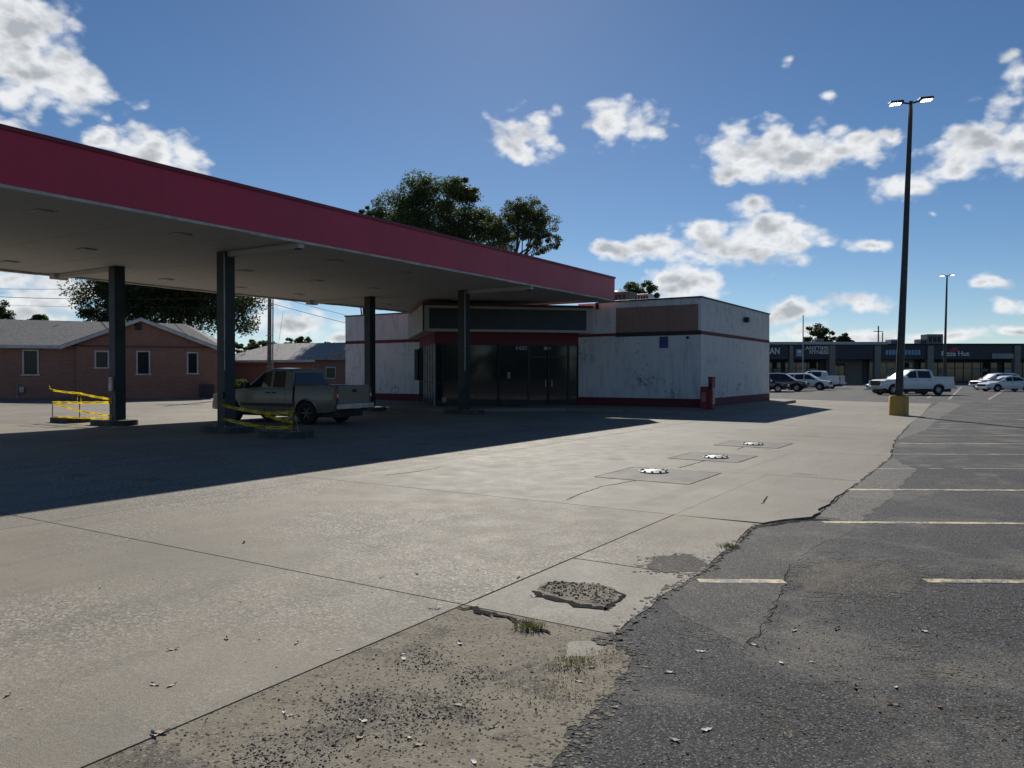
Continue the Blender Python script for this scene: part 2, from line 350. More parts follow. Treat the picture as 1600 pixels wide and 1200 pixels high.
CONC = concrete_mat('forecourt_concrete', (.290, .260, .210), (.205, .185, .150), (.256, .234, .192), .95, .5)
CONC_SMOOTH = concrete_mat('smooth_concrete', (.285, .262, .216), (.230, .213, .178), (.258, .240, .200), .3, .3)
CONC_WALK = concrete_mat('walk_concrete', (.26, .235, .20), (.22, .20, .175), (.24, .22, .19), .15, .3)
CONC_PAD = concrete_mat('pad_concrete', (.20, .188, .165), (.165, .155, .138), (.185, .172, .152), .15, .3)
DIRT = dirt_mat()
ASPH = asphalt_mat('worn_asphalt', (.066, .067, .070), (.100, .100, .103), (.20, .183, .155), .9, .85)
ASPH_FAR = asphalt_mat('lot_asphalt', (.085, .086, .092), (.11, .11, .115), (.17, .16, .14), .4, .3, 40)
ASPH_PATCH = asphalt_mat('grey_asphalt_patch', (.086, .084, .080), (.115, .110, .104), (.21, .19, .16), .45, .7, 100)
ASPH_PATCH2 = asphalt_mat('pale_asphalt_patch', (.15, .145, .135), (.185, .175, .16), (.24, .22, .19), .35, .5, 95)
DUSTY = asphalt_mat('dusty_asphalt', (.085, .08, .072), (.125, .113, .095), (.19, .168, .135), .8, .9, 90)
RUBBLE_FLAT = asphalt_mat('crumb_bed', (.05, .05, .052), (.075, .073, .07), (.16, .14, .11), .8, .5, 95)
TAR = plain('dark_crack_filler', (.016, .015, .014), .95, .3, 20, .05)
LINE = paint_line('faded_yellow_line', (.56, .46, .25), (.10, .098, .094), .50)
LINE_FAR = paint_line('faded_white_line', (.40, .35, .24), (.115, .115, .115), .47)
GRASS_G = plain('lawn_ground', (.07, .075, .035), .9, .25, 1.5)
def fascia_mat():
    t = NT('red_fascia_panel'); p = t.pos((1, 1, 1), True); st = t.noise(t.pos((3, 3, .22), True), 1.6, 5, .7); big = t.noise(p, .45, 4, .6); f = t.noise(p, 9, 5, .7)
    col = t.mix(t.ramp(big, .35, .68), (.50, .026, .068), (.43, .034, .068)); col = t.mix(t.math('MULTIPLY', t.ramp(st, .52, .75), .4), col, (.22, .02, .045))
    col = t.mix(t.math('MULTIPLY', t.ramp(f, .62, .74), .3), col, (.50, .16, .18))
    return t.done(col, t.math('ADD', .32, t.math('MULTIPLY', big, .25)), t.bump(big, .25, .05))
RED = fascia_mat()
RED_TRIM = metal('dark_red_trim', (.20, .016, .035), .5, .1)
SOFFIT = wall_mat('off_white_soffit', (.45, .445, .43), (.30, .295, .28), .35)
LIP = metal('galvanised_lip', (.50, .48, .45), .5, .2)
COLUMN = metal('dark_green_column_paint', (.010, .022, .028), .5, .2)
WHITE_WALL = wall_mat('stained_white_wall', (.62, .62, .615), (.31, .31, .31), .6, (.20, .19, .18))
TRIM_WHITE = wall_mat('grey_white_trim', (.42, .41, .40), (.28, .27, .26), .4)
RED_BASE = wall_mat('dark_red_wall_base', (.12, .016, .024), (.06, .012, .016), .5)
RED_BAND = wall_mat('red_header_band', (.15, .022, .03), (.09, .015, .02), .4)
BLACK = metal('black_trim', (.012, .013, .015), .5, .2)
SIGN_DARK = metal('dark_blank_sign', (.010, .014, .018), .45, .15)
BROWN = wall_mat('bare_brown_patch', (.27, .17, .13), (.17, .11, .09), .6)
ROOF_GREY = plain('grey_roof_membrane', (.35, .34, .33), .9)
GLASS = glass_dark('store_glass')
GLASS_CAR = glass_dark('car_glass', (.010, .012, .014), .04)
GLASS_H = glass_dark('house_glass', (.008, .010, .012), .12); GLASS_H.node_tree.nodes['Principled BSDF'].inputs['Specular IOR Level'].default_value = .25
INTERIOR = plain('dim_interior', (.10, .10, .10), .9)
BRICK = brick_mat('red_brick', (.43, .185, .115), (.29, .125, .085), (.30, .27, .24))
SHINGLE = plain('grey_shingle', (.20, .195, .19), .9, .25, 6)
SHINGLE2 = plain('pale_shingle', (.40, .38, .36), .9, .25, 5)
EAVE = plain('white_eave_board', (.62, .60, .56), .6)
FRAME_W = plain('white_window_frame', (.62, .6, .56), .5)
WOOD = plain('grey_utility_wood', (.24, .215, .185), .9, .3, 8)
WIRE = plain('black_cable', (.02, .02, .02), .6)
RUBBER = plain('tyre_rubber', (.018, .018, .019), .85)
RIM = metal('alloy_rim', (.42, .42, .43), .35, .15, .7)
RIM_DARK = metal('dull_rim', (.10, .10, .10), .45, .2, .5)
CHROME = metal('chrome', (.42, .42, .42), .3, .15, .9)
PLASTIC = plain('black_plastic', (.018, .018, .02), .6)
LAMP_RED = plain('red_lamp_lens', (.28, .01, .012), .2)
LAMP_CLEAR = plain('clear_lamp_lens', (.65, .65, .66), .15)
PLATE = plain('number_plate', (.6, .6, .6), .5)
POLE_PAINT = metal('dark_bronze_pole', (.03, .036, .035), .5, .2)
YEL_CONC = wall_mat('yellow_painted_concrete', (.52, .29, .075), (.34, .20, .07), .5, (.42, .36, .28))
LED = emit('lit_led', (1, .97, .92), 9)
ISLAND = plain('grey_steel_kerb', (.085, .085, .085), .8, .3)
STEEL = metal('galvanised_steel', (.4, .4, .4), .45, .15, .6)
WHITE_PAINT = plain('white_cover_paint', (.52, .51, .48), .6, .25, 12)
MACHINE = plain('red_machine_paint', (.28, .022, .03), .45, .2)
BLUE_SIGN = plain('blue_sign_paint', (.018, .05, .20), .4)
WHITE_L = plain('white_letter', (.78, .78, .76), .5)
GREY_L = plain('grey_letter', (.30, .30, .30), .5)
NAVY = metal('dark_blue_metal_panel', (.005, .016, .04), .45, .15)
MALL_WALL = wall_mat('dark_storefront_wall', (.075, .078, .085), (.05, .05, .055), .3)
STONE = wall_mat('beige_stone_pier', (.23, .205, .18), (.14, .125, .11), .5)
MALL_ROOF = metal('pale_roof_edge', (.42, .44, .45), .5)
SKYBLUE = plain('light_blue_sign', (.22, .40, .58), .5)
SHOPGLASS = glass_dark('shop_glass', (.02, .023, .027), .08)
HUT_RED = plain('red_roof_logo', (.45, .03, .04), .5)
PURPLE = plain('purple_logo', (.35, .38, .6), .5)
BARK = plain('tree_bark', (.085, .068, .052), .95, .3, 6)
LEAF_A = leaf_mat('broadleaf_green', (.06, .082, .034), (.12, .14, .055), .5)
LEAF_OAK = leaf_mat('dark_oak_green', (.026, .040, .016), (.06, .075, .028), .35)
LEAF_P = leaf_mat('pine_green', (.06, .08, .036), (.11, .125, .052), .4)
GRASSB = leaf_mat('grass_blade', (.07, .09, .02), (.16, .15, .05), .3)
GRASSD = leaf_mat('dry_grass_blade', (.16, .11, .04), (.26, .19, .08), .3)
DRYLEAF = [plain('tan_dry_leaf', (.36, .28, .17), .8), plain('pale_dry_leaf', (.52, .46, .36), .8), plain('brown_dry_leaf', (.14, .085, .05), .8), plain('paper_scrap', (.56, .53, .47), .8)]
def tape_mat():
    t = NT('caution_tape'); uv = t.n('ShaderNodeTexCoord').outputs['UV']; s = t.n('ShaderNodeSeparateXYZ'); t.L.new(uv, s.inputs[0])
    m = t.math('FRACT', t.math('MULTIPLY', s.outputs[0], 1.6)); word = t.math('LESS_THAN', m, .62)
    let = t.math('LESS_THAN', t.math('FRACT', t.math('MULTIPLY', s.outputs[0], 17.8)), .62)
    row = t.math('LESS_THAN', t.math('ABSOLUTE', t.math('SUBTRACT', s.outputs[1], .5)), .24)
    k = t.math('MULTIPLY', t.math('MULTIPLY', word, let), row)
    col = t.mix(k, (.80, .56, .01), (.02, .02, .02))
    t.lk(col, t.b.inputs['Base Color']); t.b.inputs['Roughness'].default_value = .4
    tr = t.n('ShaderNodeBsdfTranslucent'); t.L.new(col, tr.inputs['Color'])
    mx = t.n('ShaderNodeMixShader'); mx.inputs[0].default_value = .45
    t.L.new(t.b.outputs[0], mx.inputs[1]); t.L.new(tr.outputs[0], mx.inputs[2]); t.L.new(mx.outputs[0], t.out.inputs[0])
    return t.m
TAPE = tape_mat()

# ------------------------------------------------------------------ ground, lot, forecourt
ANG = R(57.5); U = Vector((math.cos(ANG), math.sin(ANG))); V = Vector((-math.sin(ANG), math.cos(ANG)))
R0 = Vector((4.8, 36.1)); P0 = Vector((8.35, 34.1))     # canopy corner, store corner
def ab(x, y): d = Vector((x, y)) - R0; return d.dot(U), d.dot(V)
def xy(a, b, o=R0): p = o + U * a + V * b; return p.x, p.y

m = MB(); m.add([(-1500, -300, -.06), (1500, -300, -.06), (1500, 3000, -.06), (-1500, 3000, -.06)], [(0, 1, 2, 3)])
tag(m.build('ground', GRASS_G), kind='structure')
m = MB(); m.prism([(-70, -30), (110, -30), (110, 118.6), (-4, 118.6), (-4, 70), (-26, 70), (-26, 57), (-70, 34)], -.05, 0)
lot = tag(m.build('asphalt_lot', ASPH), kind='structure')

def wobble(poly, step=.25, amp=.05, seed=1, closed=True):
    r = random.Random(seed); out = []
    for i in range(len(poly) if closed else len(poly) - 1):
        a = Vector(poly[i]); b = Vector(poly[(i + 1) % len(poly)]); n = max(1, int((b - a).length / step))
        t = (b - a).normalized() if (b - a).length > 0 else Vector((1, 0)); nn = Vector((-t.y, t.x))
        for k in range(n):
            q = a.lerp(b, k / n) + nn * r.uniform(-amp, amp) * (1 if 0 < k else .3); out.append((q.x, q.y))
    if not closed: out.append(tuple(poly[-1]))
    return out
edge_px = [(722, 951), (800, 972), (880, 998), (930, 1006), (962, 997), (1000, 962), (1040, 928), (1078, 905), (1107, 889), (1140, 858), (1181, 822), (1225, 815), (1268, 811), (1300, 786), (1330, 762), (1362, 738), (1390, 716), (1396, 700), (1398, 688), (1420, 664), (1441, 649), (1456, 631)]
edge = [G(*p) for p in edge_px]
fine_edge = wobble(edge, .18, .035, 4, False)
low = xy(-50, -12.12)
FORE = [low] + fine_edge + [(17.1, 51), (8, 63), (-20, 63), (-25, 55.5), (-34, 46.5), (-62, 33), (-62, -20), low]
FORE = FORE[:-1]
FORE_ab = [ab(*p) for p in FORE]
def clip(poly, ax, val, keep_less):
    out = []
    for i in range(len(poly)):
        p, q = poly[i], poly[(i + 1) % len(poly)]
        ip = (p[ax] <= val) if keep_less else (p[ax] >= val); iq = (q[ax] <= val) if keep_less else (q[ax] >= val)
        if ip: out.append(p)
        if ip != iq:
            t = (val - p[ax]) / (q[ax] - p[ax]); out.append((p[0] + (q[0] - p[0]) * t, p[1] + (q[1] - p[1]) * t))
    return out
fc = thing('forecourt', None, None); fc['kind'] = 'structure'
A_L = [-75, -60, -48, -41, -36.8, -32.8, -28.6, -24.45, -20.2, -16, -11.8, -7.6, -3.4, .8, 5, 9.2, 13.4, 17.6, 24, 32, 50]
B_L = [-40, -23.4, -17.8, -12.12, -6.44, -.76, 4.92, 10.6, 16.3, 22, 28, 36, 50, 70]
GAP = .008; rs = random.Random(11); n_slab = 0
def area(p): return abs(sum(p[i][0] * p[(i + 1) % len(p)][1] - p[(i + 1) % len(p)][0] * p[i][1] for i in range(len(p)))) / 2
for i in range(len(A_L) - 1):
    for j in range(len(B_L) - 1):
        a0, a1, b0, b1 = A_L[i] + GAP, A_L[i + 1] - GAP, B_L[j] + GAP, B_L[j + 1] - GAP
        if i >= 7 and j == 3: b0 = B_L[3] + .0004
        if i >= 7 and j == 2: b1 = B_L[3] - .0004
        cells = [(a0, a1, b0, b1)]
        if i == 6 and j == 2: cells = [(a0, -26.95 - GAP, b0, b1), (-26.95 + GAP, a1, b0, b1)]
        for (c0, c1, d0, d1) in cells:
            p = clip(clip(clip(clip(FORE_ab, 0, c0, False), 0, c1, True), 1, d0, False), 1, d1, True)
            if len(p) < 3 or area(p) < .05 or (j == 2 and i <= 5): continue
            pts = [xy(*q) for q in p]
            dz = rs.uniform(-.0012, .0012); top = .007 + dz; zt = top
            if i >= 7 and j == 2 and c0 < -20: zt = lambda x, y, top=top: top + .055 * max(0, min(1, (-12.6 - ab(x, y)[1]) / 2.2)) * max(0, min(1, (-20.4 - ab(x, y)[0]) / 4))
            mt = CONC_SMOOTH if (i >= 7 and j <= 3) else CONC
            if i == 6 and j == 2 and c0 < -27: mt = CONC_SMOOTH
            MB().prism(pts, -.045, zt).build('slab', mt, fc); n_slab += 1
# joint filler lies in the gaps between slabs
# cracks across slabs
def ribbon(pts, w, z, name, mt, parent, jag=.0, seed=1):
    r = random.Random(seed); P = []
    for i in range(len(pts) - 1):
        a = Vector(pts[i]); b = Vector(pts[i + 1]); n = max(1, int((b - a).length / .05)) if jag else 1
        for k in range(n):
            q = a.lerp(b, k / n); P.append(q + Vector((r.uniform(-jag, jag), r.uniform(-jag, jag))))
    P.append(Vector(pts[-1])); vs = []; n = len(P)
    for i in range(n):
        t = (P[min(i + 1, n - 1)] - P[max(i - 1, 0)]).normalized(); nn = Vector((-t.y, t.x)); ww = w * (r.uniform(.5, 1.2) if jag else 1) * .5
        if jag and i in (0, n - 1): ww *= .2
        vs += [(*(P[i] + nn * ww), z), (*(P[i] - nn * ww), z)]
    m = MB(); m.add(vs, [(2 * i, 2 * i + 1, 2 * i + 3, 2 * i + 2) for i in range(n - 1)])
    return m.build(name, mt, parent)
CR = [[(600, 742), (640, 738), (690, 730)], [(1215, 812), (1190, 790), (1200, 775)], [(885, 781), (905, 772), (940, 760), (985, 752), (1003, 748)], [(1060, 731), (1100, 720), (1112, 716)], [(1152, 702), (1165, 697), (1210, 703)]]
for k, c in enumerate(CR): ribbon([G(*p, .014) for p in c], .022, .0098, 'crack', TAR, fc, .012, k)
ribbon([G(*p, .014) for p in [(735, 948), (800, 966), (860, 990)]], .04, .0098, 'crack', TAR, fc, .03, 9)
ribbon([G(*p, .014) for p in [(712, 948), (735, 951), (768, 963)]], .055, .0101, 'crack', TAR, fc, .05, 10)
ribbon([G(*p, .0) for p in [(1165, 1012), (1195, 990), (1205, 960), (1226, 918), (1240, 882)]], .008, .0028, 'crack', TAR, lot, .03, 12)
ribbon([G(*p, .0) for p in [(1183, 824), (1230, 818), (1270, 813), (1300, 814)]], .10, .0028, 'crack', TAR, lot, .03, 13)
ribbon([G(*p, .0) for p in [(1107, 892), (1142, 860), (1181, 824)]], .025, .0028, 'crack', TAR, lot, .03, 14)
ribbon([G(*p, .0) for p in [(1268, 813), (1300, 788), (1330, 764), (1362, 740), (1392, 716), (1399, 689), (1422, 664)]], .025, .0031, 'crack', TAR, lot, .02, 15)

# broken-out square in the near pad, rough inside with a jagged dark lip
hole = wobble(wobble([G(*p, .014) for p in [(838, 925), (858, 908), (935, 912), (974, 928), (952, 954), (880, 940)]], .12, .03, 8), .03, .012, 9)
MB().add([(x, y, .0096) for x, y in hole], [tuple(range(len(hole)))]).build('broken_patch', DIRT, fc)
ribbon([G(*p, .014) for p in [(836, 922), (846, 930), (880, 939), (905, 945), (952, 953)]], .075, .0108, 'crack', TAR, fc, .025, 31)
ribbon([G(*p, .014) for p in [(948, 953), (962, 942), (974, 929), (960, 922)]], .045, .0108, 'crack', TAR, fc, .02, 32)
ribbon([G(*p, .014) for p in [(840, 920), (862, 912), (905, 911)]], .025, .0108, 'crack', TAR, fc, .02, 33)
# tank pads and covers
for k, (px, py, s) in enumerate([(1030, 742, .78), (1115, 714, .68), (1178, 694, .72)]):
    c = Vector(G(px, py, .014)); a, b = ab(*c)
    m = MB(); m.prism([xy(a - s, b - s), xy(a + s, b - s), xy(a + s, b + s), xy(a - s, b + s)], .0, .0105); m.build('tank_pad', CONC_PAD, fc)
    for ea, eb, fa, fb in ((-s, -s, s, -s), (-s, -s, -s, s), (s, -s, s, s), (-s, s, s, s)):
        ribbon([xy(a + ea, b + eb), xy(a + fa, b + fb)], .018, .0118, 'crack', TAR, fc, .006, k)
COVS = ['white round tank cover on the widest concrete pad, beside a long crack', 'white round tank cover, middle one of the row of three', 'white round tank cover on the pad closest to the white store']
cov0 = None
for k, (px, py) in enumerate([(1022, 734), (1119, 712), (1177, 692)]):
    x, y = G(px, py, .05)
    if cov0 is None:
        cov0 = thing('tank_cover', COVS[0], 'tank cover', (x, y, .0105), 0, 'white tank covers in the concrete')
        MB().lathe([(.235, 0), (.24, .02), (.20, .028), (.19, .014)], 28).build('rim', WHITE_PAINT, cov0, True)
        MB().lathe([(.185, .0), (.185, .014), (.15, .034), (.0, .04)], 28).build('lid', WHITE_PAINT, cov0, True)
        for q in range(10):
            an = q * math.pi / 5
            MB().lathe([(.02, 0), (.02, .038), (.012, .042)], 6, c=(.213 * math.cos(an), .213 * math.sin(an), 0)).build('bolt', PLASTIC, cov0)
    else:
        c = copy_tree(cov0); c.location = (x, y, .0105); c['label'] = COVS[k]

# asphalt patches (sheets a few millimetres proud)
def sheet(px, z, name, mt, parent, amp=.05, seed=1, raw=None):
    pts = raw or [G(*p) for p in px]
    w = wobble(wobble(pts, .25, amp, seed), .05, amp * .35, seed + 50); return MB().add([(x, y, z) for x, y in w], [tuple(range(len(w)))]).build(name, mt, parent)
sheet([(1107, 886), (1183, 818), (1270, 808), (1340, 822), (1325, 836), (1285, 848), (1256, 866), (1244, 884), (1228, 916), (1208, 955), (1196, 988), (1165, 1012), (1110, 985), (1060, 960), (1035, 935), (1060, 912)], .0018, 'asphalt_patch', ASPH_PATCH, lot, .05, 3)
sheet([(1268, 806), (1330, 758), (1388, 712), (1432, 736), (1424, 746), (1392, 780), (1340, 818)], .0022, 'asphalt_patch', ASPH_PATCH2, lot, .05, 5)
sheet([(1394, 690), (1440, 646), (1470, 628), (1505, 632), (1470, 652), (1448, 672)], .002, 'asphalt_patch', ASPH_PATCH2, lot, .05, 6)
sheet([(1250, 890), (1300, 878), (1400, 880), (1436, 905), (1425, 926), (1330, 932), (1262, 925), (1238, 908)], .0014, 'dusty_patch', DUSTY, lot, .07, 16)
# sandy strip where the asphalt has crumbled
dirt_px = [(700, 930), (810, 955), (890, 978), (955, 985), (990, 1030), (966, 1066), (925, 1120), (880, 1170), (820, 1230), (760, 1330), (-60, 1330), (120, 1200), (430, 1060)]
dirt_poly = wobble(wobble([G(*p) for p in dirt_px], .15, .06, 21), .04, .02, 22)
dz = MB().add([(x, y, .0024) for x, y in dirt_poly], [tuple(range(len(dirt_poly)))]).build('dirt_strip', DIRT); tag(dz, kind='structure')
sheet([(885, 1030), (890, 1006), (950, 1002), (938, 1028)], .0034, 'concrete_fragment', CONC_SMOOTH, dz, .02, 2)
def fringe(name, poly_pts, n, amp, s0, s1, z, mt, parent, seed, e0=0, e1=None):
    r = random.Random(seed); m = MB(); L = list(zip(poly_pts, poly_pts[1:]))[e0:e1]
    for k in range(n):
        a, b = r.choice(L); t = r.random(); a = Vector(a); b = Vector(b); d = (b - a).normalized(); q = a.lerp(b, t) + Vector((-d.y, d.x)) * r.gauss(0, amp)
        s_ = s0 * (s1 / s0) ** (r.random() ** 1.6); nn = 9; ph = r.random() * 6.28; el = r.uniform(.5, 1)
        ps = []
        for i in range(nn):
            an = ph + 6.283 * i / nn; rr = s_ * r.uniform(.55, 1.1); ps.append((q.x + rr * math.cos(an), q.y + rr * math.sin(an) * el, z + k * 2e-7))
        m.add(ps, [tuple(range(nn))])
    return tag(m.build(name, mt, parent), kind='stuff')
dpts = [G(*p) for p in dirt_px]
fringe('sand_flecks', dpts, 320, .07, .008, .022, .0027, DIRT, dz, 61, 3, 9)
fringe('asphalt_flecks', dpts, 260, .06, .008, .02, .0029, RUBBLE_FLAT, dz, 62, 3, 9)
epts = [G(*p) for p in edge_px]
fringe('sand_flecks', epts, 200, .035, .008, .035, .0088, DUSTY, lot, 63, 3, 11)
fringe('sand_flecks', epts, 200, .03, .006, .03, .0091, ASPH_PATCH, lot, 64, 3, 12)
stain = [G(*p, .014) for p in [(1010, 886), (1030, 869), (1075, 866), (1106, 880), (1092, 892), (1035, 893), (1010, 886)]]
sheet(None, .0095, 'asphalt_smear', DUSTY, fc, .05, 17, stain[:-1]); fringe('asphalt_flecks', stain, 240, .07, .006, .03, .0098, DUSTY, fc, 65)
dus = [G(*p) for p in [(1250, 890), (1300, 878), (1400, 880), (1436, 905), (1425, 926), (1330, 932), (1262, 925), (1238, 908), (1250, 890)]]
fringe('sand_flecks', dus, 420, .12, .01, .06, .0019, DUSTY, lot, 66)
for kk, (cx, cy) in enumerate([(1400, 960), (1290, 950), (1480, 990), (1370, 1020), (1300, 1100), (1440, 1060), (1200, 1130), (1540, 960), (1060, 1000), (1500, 1130)]):
    c = G(cx, cy); fringe('sand_flecks', [c, (c[0] + .35, c[1] + .1)], 60, .13, .008, .045, .0015, DUSTY, lot, 70 + kk)
# parking lines
starts = [1092, 1288, 1322, 1362, 1394, 1404, 1424, 1440, 1470, 1490]
for k in range(10):
    Y = 6.12 + 2.42 * k; py = HOR + FPX * EYE / Y
    x0 = (starts[k] - 800) / FPX * Y; x1 = x0 + 5.4
    segs = [(x0, x1)]
    if k == 0: segs = [(x0, (1226 - 800) / FPX * Y), ((1448 - 800) / FPX * Y, x1 + .4)]
    if k == 3: segs = [(x0, (1432 - 800) / FPX * Y), ((1452 - 800) / FPX * Y, (1474 - 800) / FPX * Y), ((1505 - 800) / FPX * Y, x1)]
    for q, (s0, s1) in enumerate(segs):
        hw = .055; t = -.028
        m = MB(); m.prism(wobble([(s0, Y - hw), (s1, Y + t * (s1 - s0) - hw), (s1, Y + t * (s1 - s0) + hw), (s0, Y + hw)], .08, .008, k), .0005, .0036)
        m.build('parking_line', LINE if k < 3 else LINE_FAR, lot)
for a, b in (((1483, 624), (1503, 604)), ((1449, 622), (1463, 615)), ((1545, 624), (1575, 606)), ((1395, 613), (1410, 608))):
    ribbon([G(*a), G(*b)], .16, .003, 'parking_line', LINE_FAR, lot)

# crumbs of asphalt and grit
def crumbs(name, poly_px, n, s0, s1, mt, z, seed, label, cat, dens=None):
    r = np.random.default_rng(seed); pts = np.array([G(*p) for p in poly_px]); lo = pts.min(0); hi = pts.max(0); m = MB(); k = 0; tries = 0
    poly = [tuple(p) for p in pts]
    def inside(x, y):
        c = False; j = len(poly) - 1
        for i in range(len(poly)):
            if (poly[i][1] > y) != (poly[j][1] > y) and x < (poly[j][0] - poly[i][0]) * (y - poly[i][1]) / (poly[j][1] - poly[i][1]) + poly[i][0]: c = not c
            j = i
        return c
    while k < n and tries < n * 30:
        tries += 1; x, y = lo + (hi - lo) * r.random(2)
        if not inside(x, y): continue
        if dens and r.random() > dens(x, y): continue
        s = s0 * (s1 / s0) ** (r.random() ** 3.0); an = r.random() * 6.28; ca, sa = math.cos(an), math.sin(an); h = s * r.uniform(.4, .9)
        q = [(ca, sa), (-sa * r.uniform(.6, 1), ca * r.uniform(.6, 1)), (-ca * r.uniform(.5, 1), -sa), (sa, -ca * r.uniform(.5, 1))]
        o = r.uniform(-.3, .3, 2) * s
        m.add([(x + c * s, y + d * s, z) for c, d in q] + [(x + c * s * .6 + o[0], y + d * s * .6 + o[1], z + h) for c, d in q],
              [(4, 5, 6, 7), (0, 1, 5, 4), (1, 2, 6, 5), (2, 3, 7, 6), (3, 0, 4, 7)]); k += 1
    return tag(m.build(name, mt), label, cat, None, 'stuff')
blobs = [(G(640, 1125), .35), (G(700, 1110), .3), (G(480, 1170), .28), (G(660, 1035), .22), (G(740, 1060), .2), (G(560, 1110), .3), (G(420, 1195), .3)]
def dd(x, y): return .012 + .988 * max(math.exp(-((x - c[0]) ** 2 + (y - c[1]) ** 2) / (2 * (s * .5) ** 2)) for c, s in blobs)
crumbs('asphalt_crumbs', dirt_px, 8500, .0016, .0090, RUBBLE, .002, 2, 'dark crumbs of broken asphalt strewn over the sandy strip', 'rubble', dd)
crumbs('pad_rubble', [(842, 925), (860, 911), (932, 914), (968, 929), (950, 950), (882, 937)], 900, .003, .014, RUBBLE, .0094, 8, 'grey rubble lying in the broken square of the near pad', 'rubble')
crumbs('dirt_grit', dirt_px, 3500, .0018, .006, DRYLEAF[0], .002, 5, 'pale grit and wood chips on the sandy strip', 'grit')
crumbs('loose_gravel', [(960, 1010), (1240, 900), (1600, 880), (1900, 1100), (1900, 1300), (800, 1300), (900, 1140)], 5000, .0025, .008, RUBBLE, .0, 3, 'loose dark gravel on the worn asphalt', 'gravel')
crumbs('forecourt_grit', [(0, 820), (700, 945), (230, 1195), (0, 1250)], 130, .003, .007, RUBBLE, .007, 4, 'scattered dark grit on the bare concrete', 'grit')

# leaves and scraps lying about
leafspots = [(266, 1076, 3), (268, 1019, 0), (650, 899, 2), (683, 955, 2), (672, 954, 3), (530, 1019, 3), (352, 1002, 0), (462, 1009, 1), (240, 1075, 1), (238, 1154, 1), (248, 1150, 0), (630, 1032, 3), (630, 1025, 1), (442, 1117, 3), (450, 1122, 1), (566, 1130, 3), (655, 1168, 0), (640, 1156, 1), (715, 1105, 1), (770, 1140, 1), (740, 1195, 3), (562, 1156, 0), (925, 1046, 3), (906, 1068, 1), (718, 1008, 3), (1243, 987, 3), (1222, 1038, 3), (1270, 1037, 1), (1403, 1077, 3), (1106, 1144, 3), (1445, 988, 1), (1310, 985, 2), (1095, 1020, 3), (1400, 1104, 2), (1340, 1078, 2), (1470, 1107, 2), (1047, 1053, 1), (380, 850, 2), (810, 905, 2), (833, 935, 3), (595, 905, 0), (155, 921, 1), (8, 1092, 0), (1055, 1160, 1), (960, 1108, 0), (1180, 1010, 1)]
def leaf_mesh(seed):
    r = random.Random(seed); n = 7; top = []
    for i in range(n):
        t = i / (n - 1); w = .42 * math.sin(math.pi * min(1, t * .93 + .05)) ** .8 * r.uniform(.75, 1.15); zc = .16 * (2 * t - 1) ** 2 + r.uniform(0, .05)
        top.append([(t - .5, w * .5, zc + .14 * r.random()), (t - .5, 0, zc), (t - .5, -w * .5, zc + .14 * r.random())])
    m = MB(); vs = [p for row in top for p in row]; mn = min(v[2] for v in vs); vs = [(x, y, z - mn) for x, y, z in vs]
    m.add(vs, [(3 * i + k, 3 * i + k + 1, 3 * i + k + 4, 3 * i + k + 3) for i in range(n - 1) for k in range(2)])
    return m
lcache = {}
LN = {0: 'flat tan dry leaf', 1: 'pale curled dry leaf', 2: 'dark brown dry leaf', 3: 'small scrap of white litter'}
GN = {0: 'tan leaves', 1: 'pale curled leaves', 2: 'dark brown leaves', 3: 'white litter scraps'}
for k, (px, py, c) in enumerate(leafspots):
    x, y = G(px, py); key = (c, k % 3)
    if key not in lcache:
        ob = leaf_mesh(k + 40).build('dry_leaf' if c < 3 else 'litter_scrap', DRYLEAF[c], None, True); lcache[key] = ob
    else: ob = lcache[key].copy(); COL.objects.link(ob)
    on = 'concrete' if (ab(x, y)[1] > -12.15 or (px < 960 and py < 1000)) else ('sand' if px < 965 else 'asphalt'); ob.location = (x, y, {'concrete': .0085, 'sand': .003, 'asphalt': .002}[on]); s = random.uniform(.045, .075); ob.scale = (s, s, s * .8)
    ob.rotation_euler = (0, 0, random.uniform(0, 6.28)); w_on = {'concrete': 'on the bare concrete slab', 'sand': 'on the sandy crumbling strip', 'asphalt': 'on the dark asphalt'}[on]
    tag(ob, LN[c] + ' ' + w_on, 'leaf' if c < 3 else 'litter', GN[c] + ' ' + w_on)

def tuft(px, py, n, h, rad, mats, label):
    x, y = G(px, py); t = thing('grass_tuft', label, 'grass', (x, y, .01))
    for mi, (mt, frac) in enumerate(mats):
        m = MB()
        for k in range(int(n * frac)):
            a = random.uniform(0, 6.28); r = rad * random.random() ** .7; bx, by = r * math.cos(a) * 1.5, r * math.sin(a); hh = h * random.uniform(.4, 1); ln = random.uniform(.2, 1.1) * hh; d = a + random.uniform(-1, 1)
            w = .0028; wx, wy = -math.sin(d) * w, math.cos(d) * w
            pts = [(bx + math.cos(d) * ln * q * q, by + math.sin(d) * ln * q * q, hh * (q - .25 * q * q)) for q in (0, .4, .75, 1)]
            vs = []
            for i, p in enumerate(pts): s = 1 - i / 3.3; vs += [(p[0] + wx * s, p[1] + wy * s, p[2]), (p[0] - wx * s, p[1] - wy * s, p[2])]
            m.add(vs, [(0, 1, 3, 2), (2, 3, 5, 4), (4, 5, 7, 6)])
        tag(m.build(('green_blades', 'dry_blades')[mi], mt, t), kind='stuff')
tuft(826, 984, 240, .06, .07, [(GRASSB, .6), (GRASSD, .4)], 'small green grass tuft growing from the joint below the broken pad')
tuft(893, 1042, 220, .035, .10, [(GRASSB, .55), (GRASSD, .45)], 'flat patch of weeds beside the loose concrete fragment')
tuft(880, 1082, 240, .022, .20, [(GRASSB, .2), (GRASSD, .8)], 'flattened brown dry grass along the edge of the dark asphalt')
tuft(1140, 856, 180, .045, .08, [(GRASSB, .7), (GRASSD, .3)], 'mossy grass clump in the gap between concrete and asphalt patch')
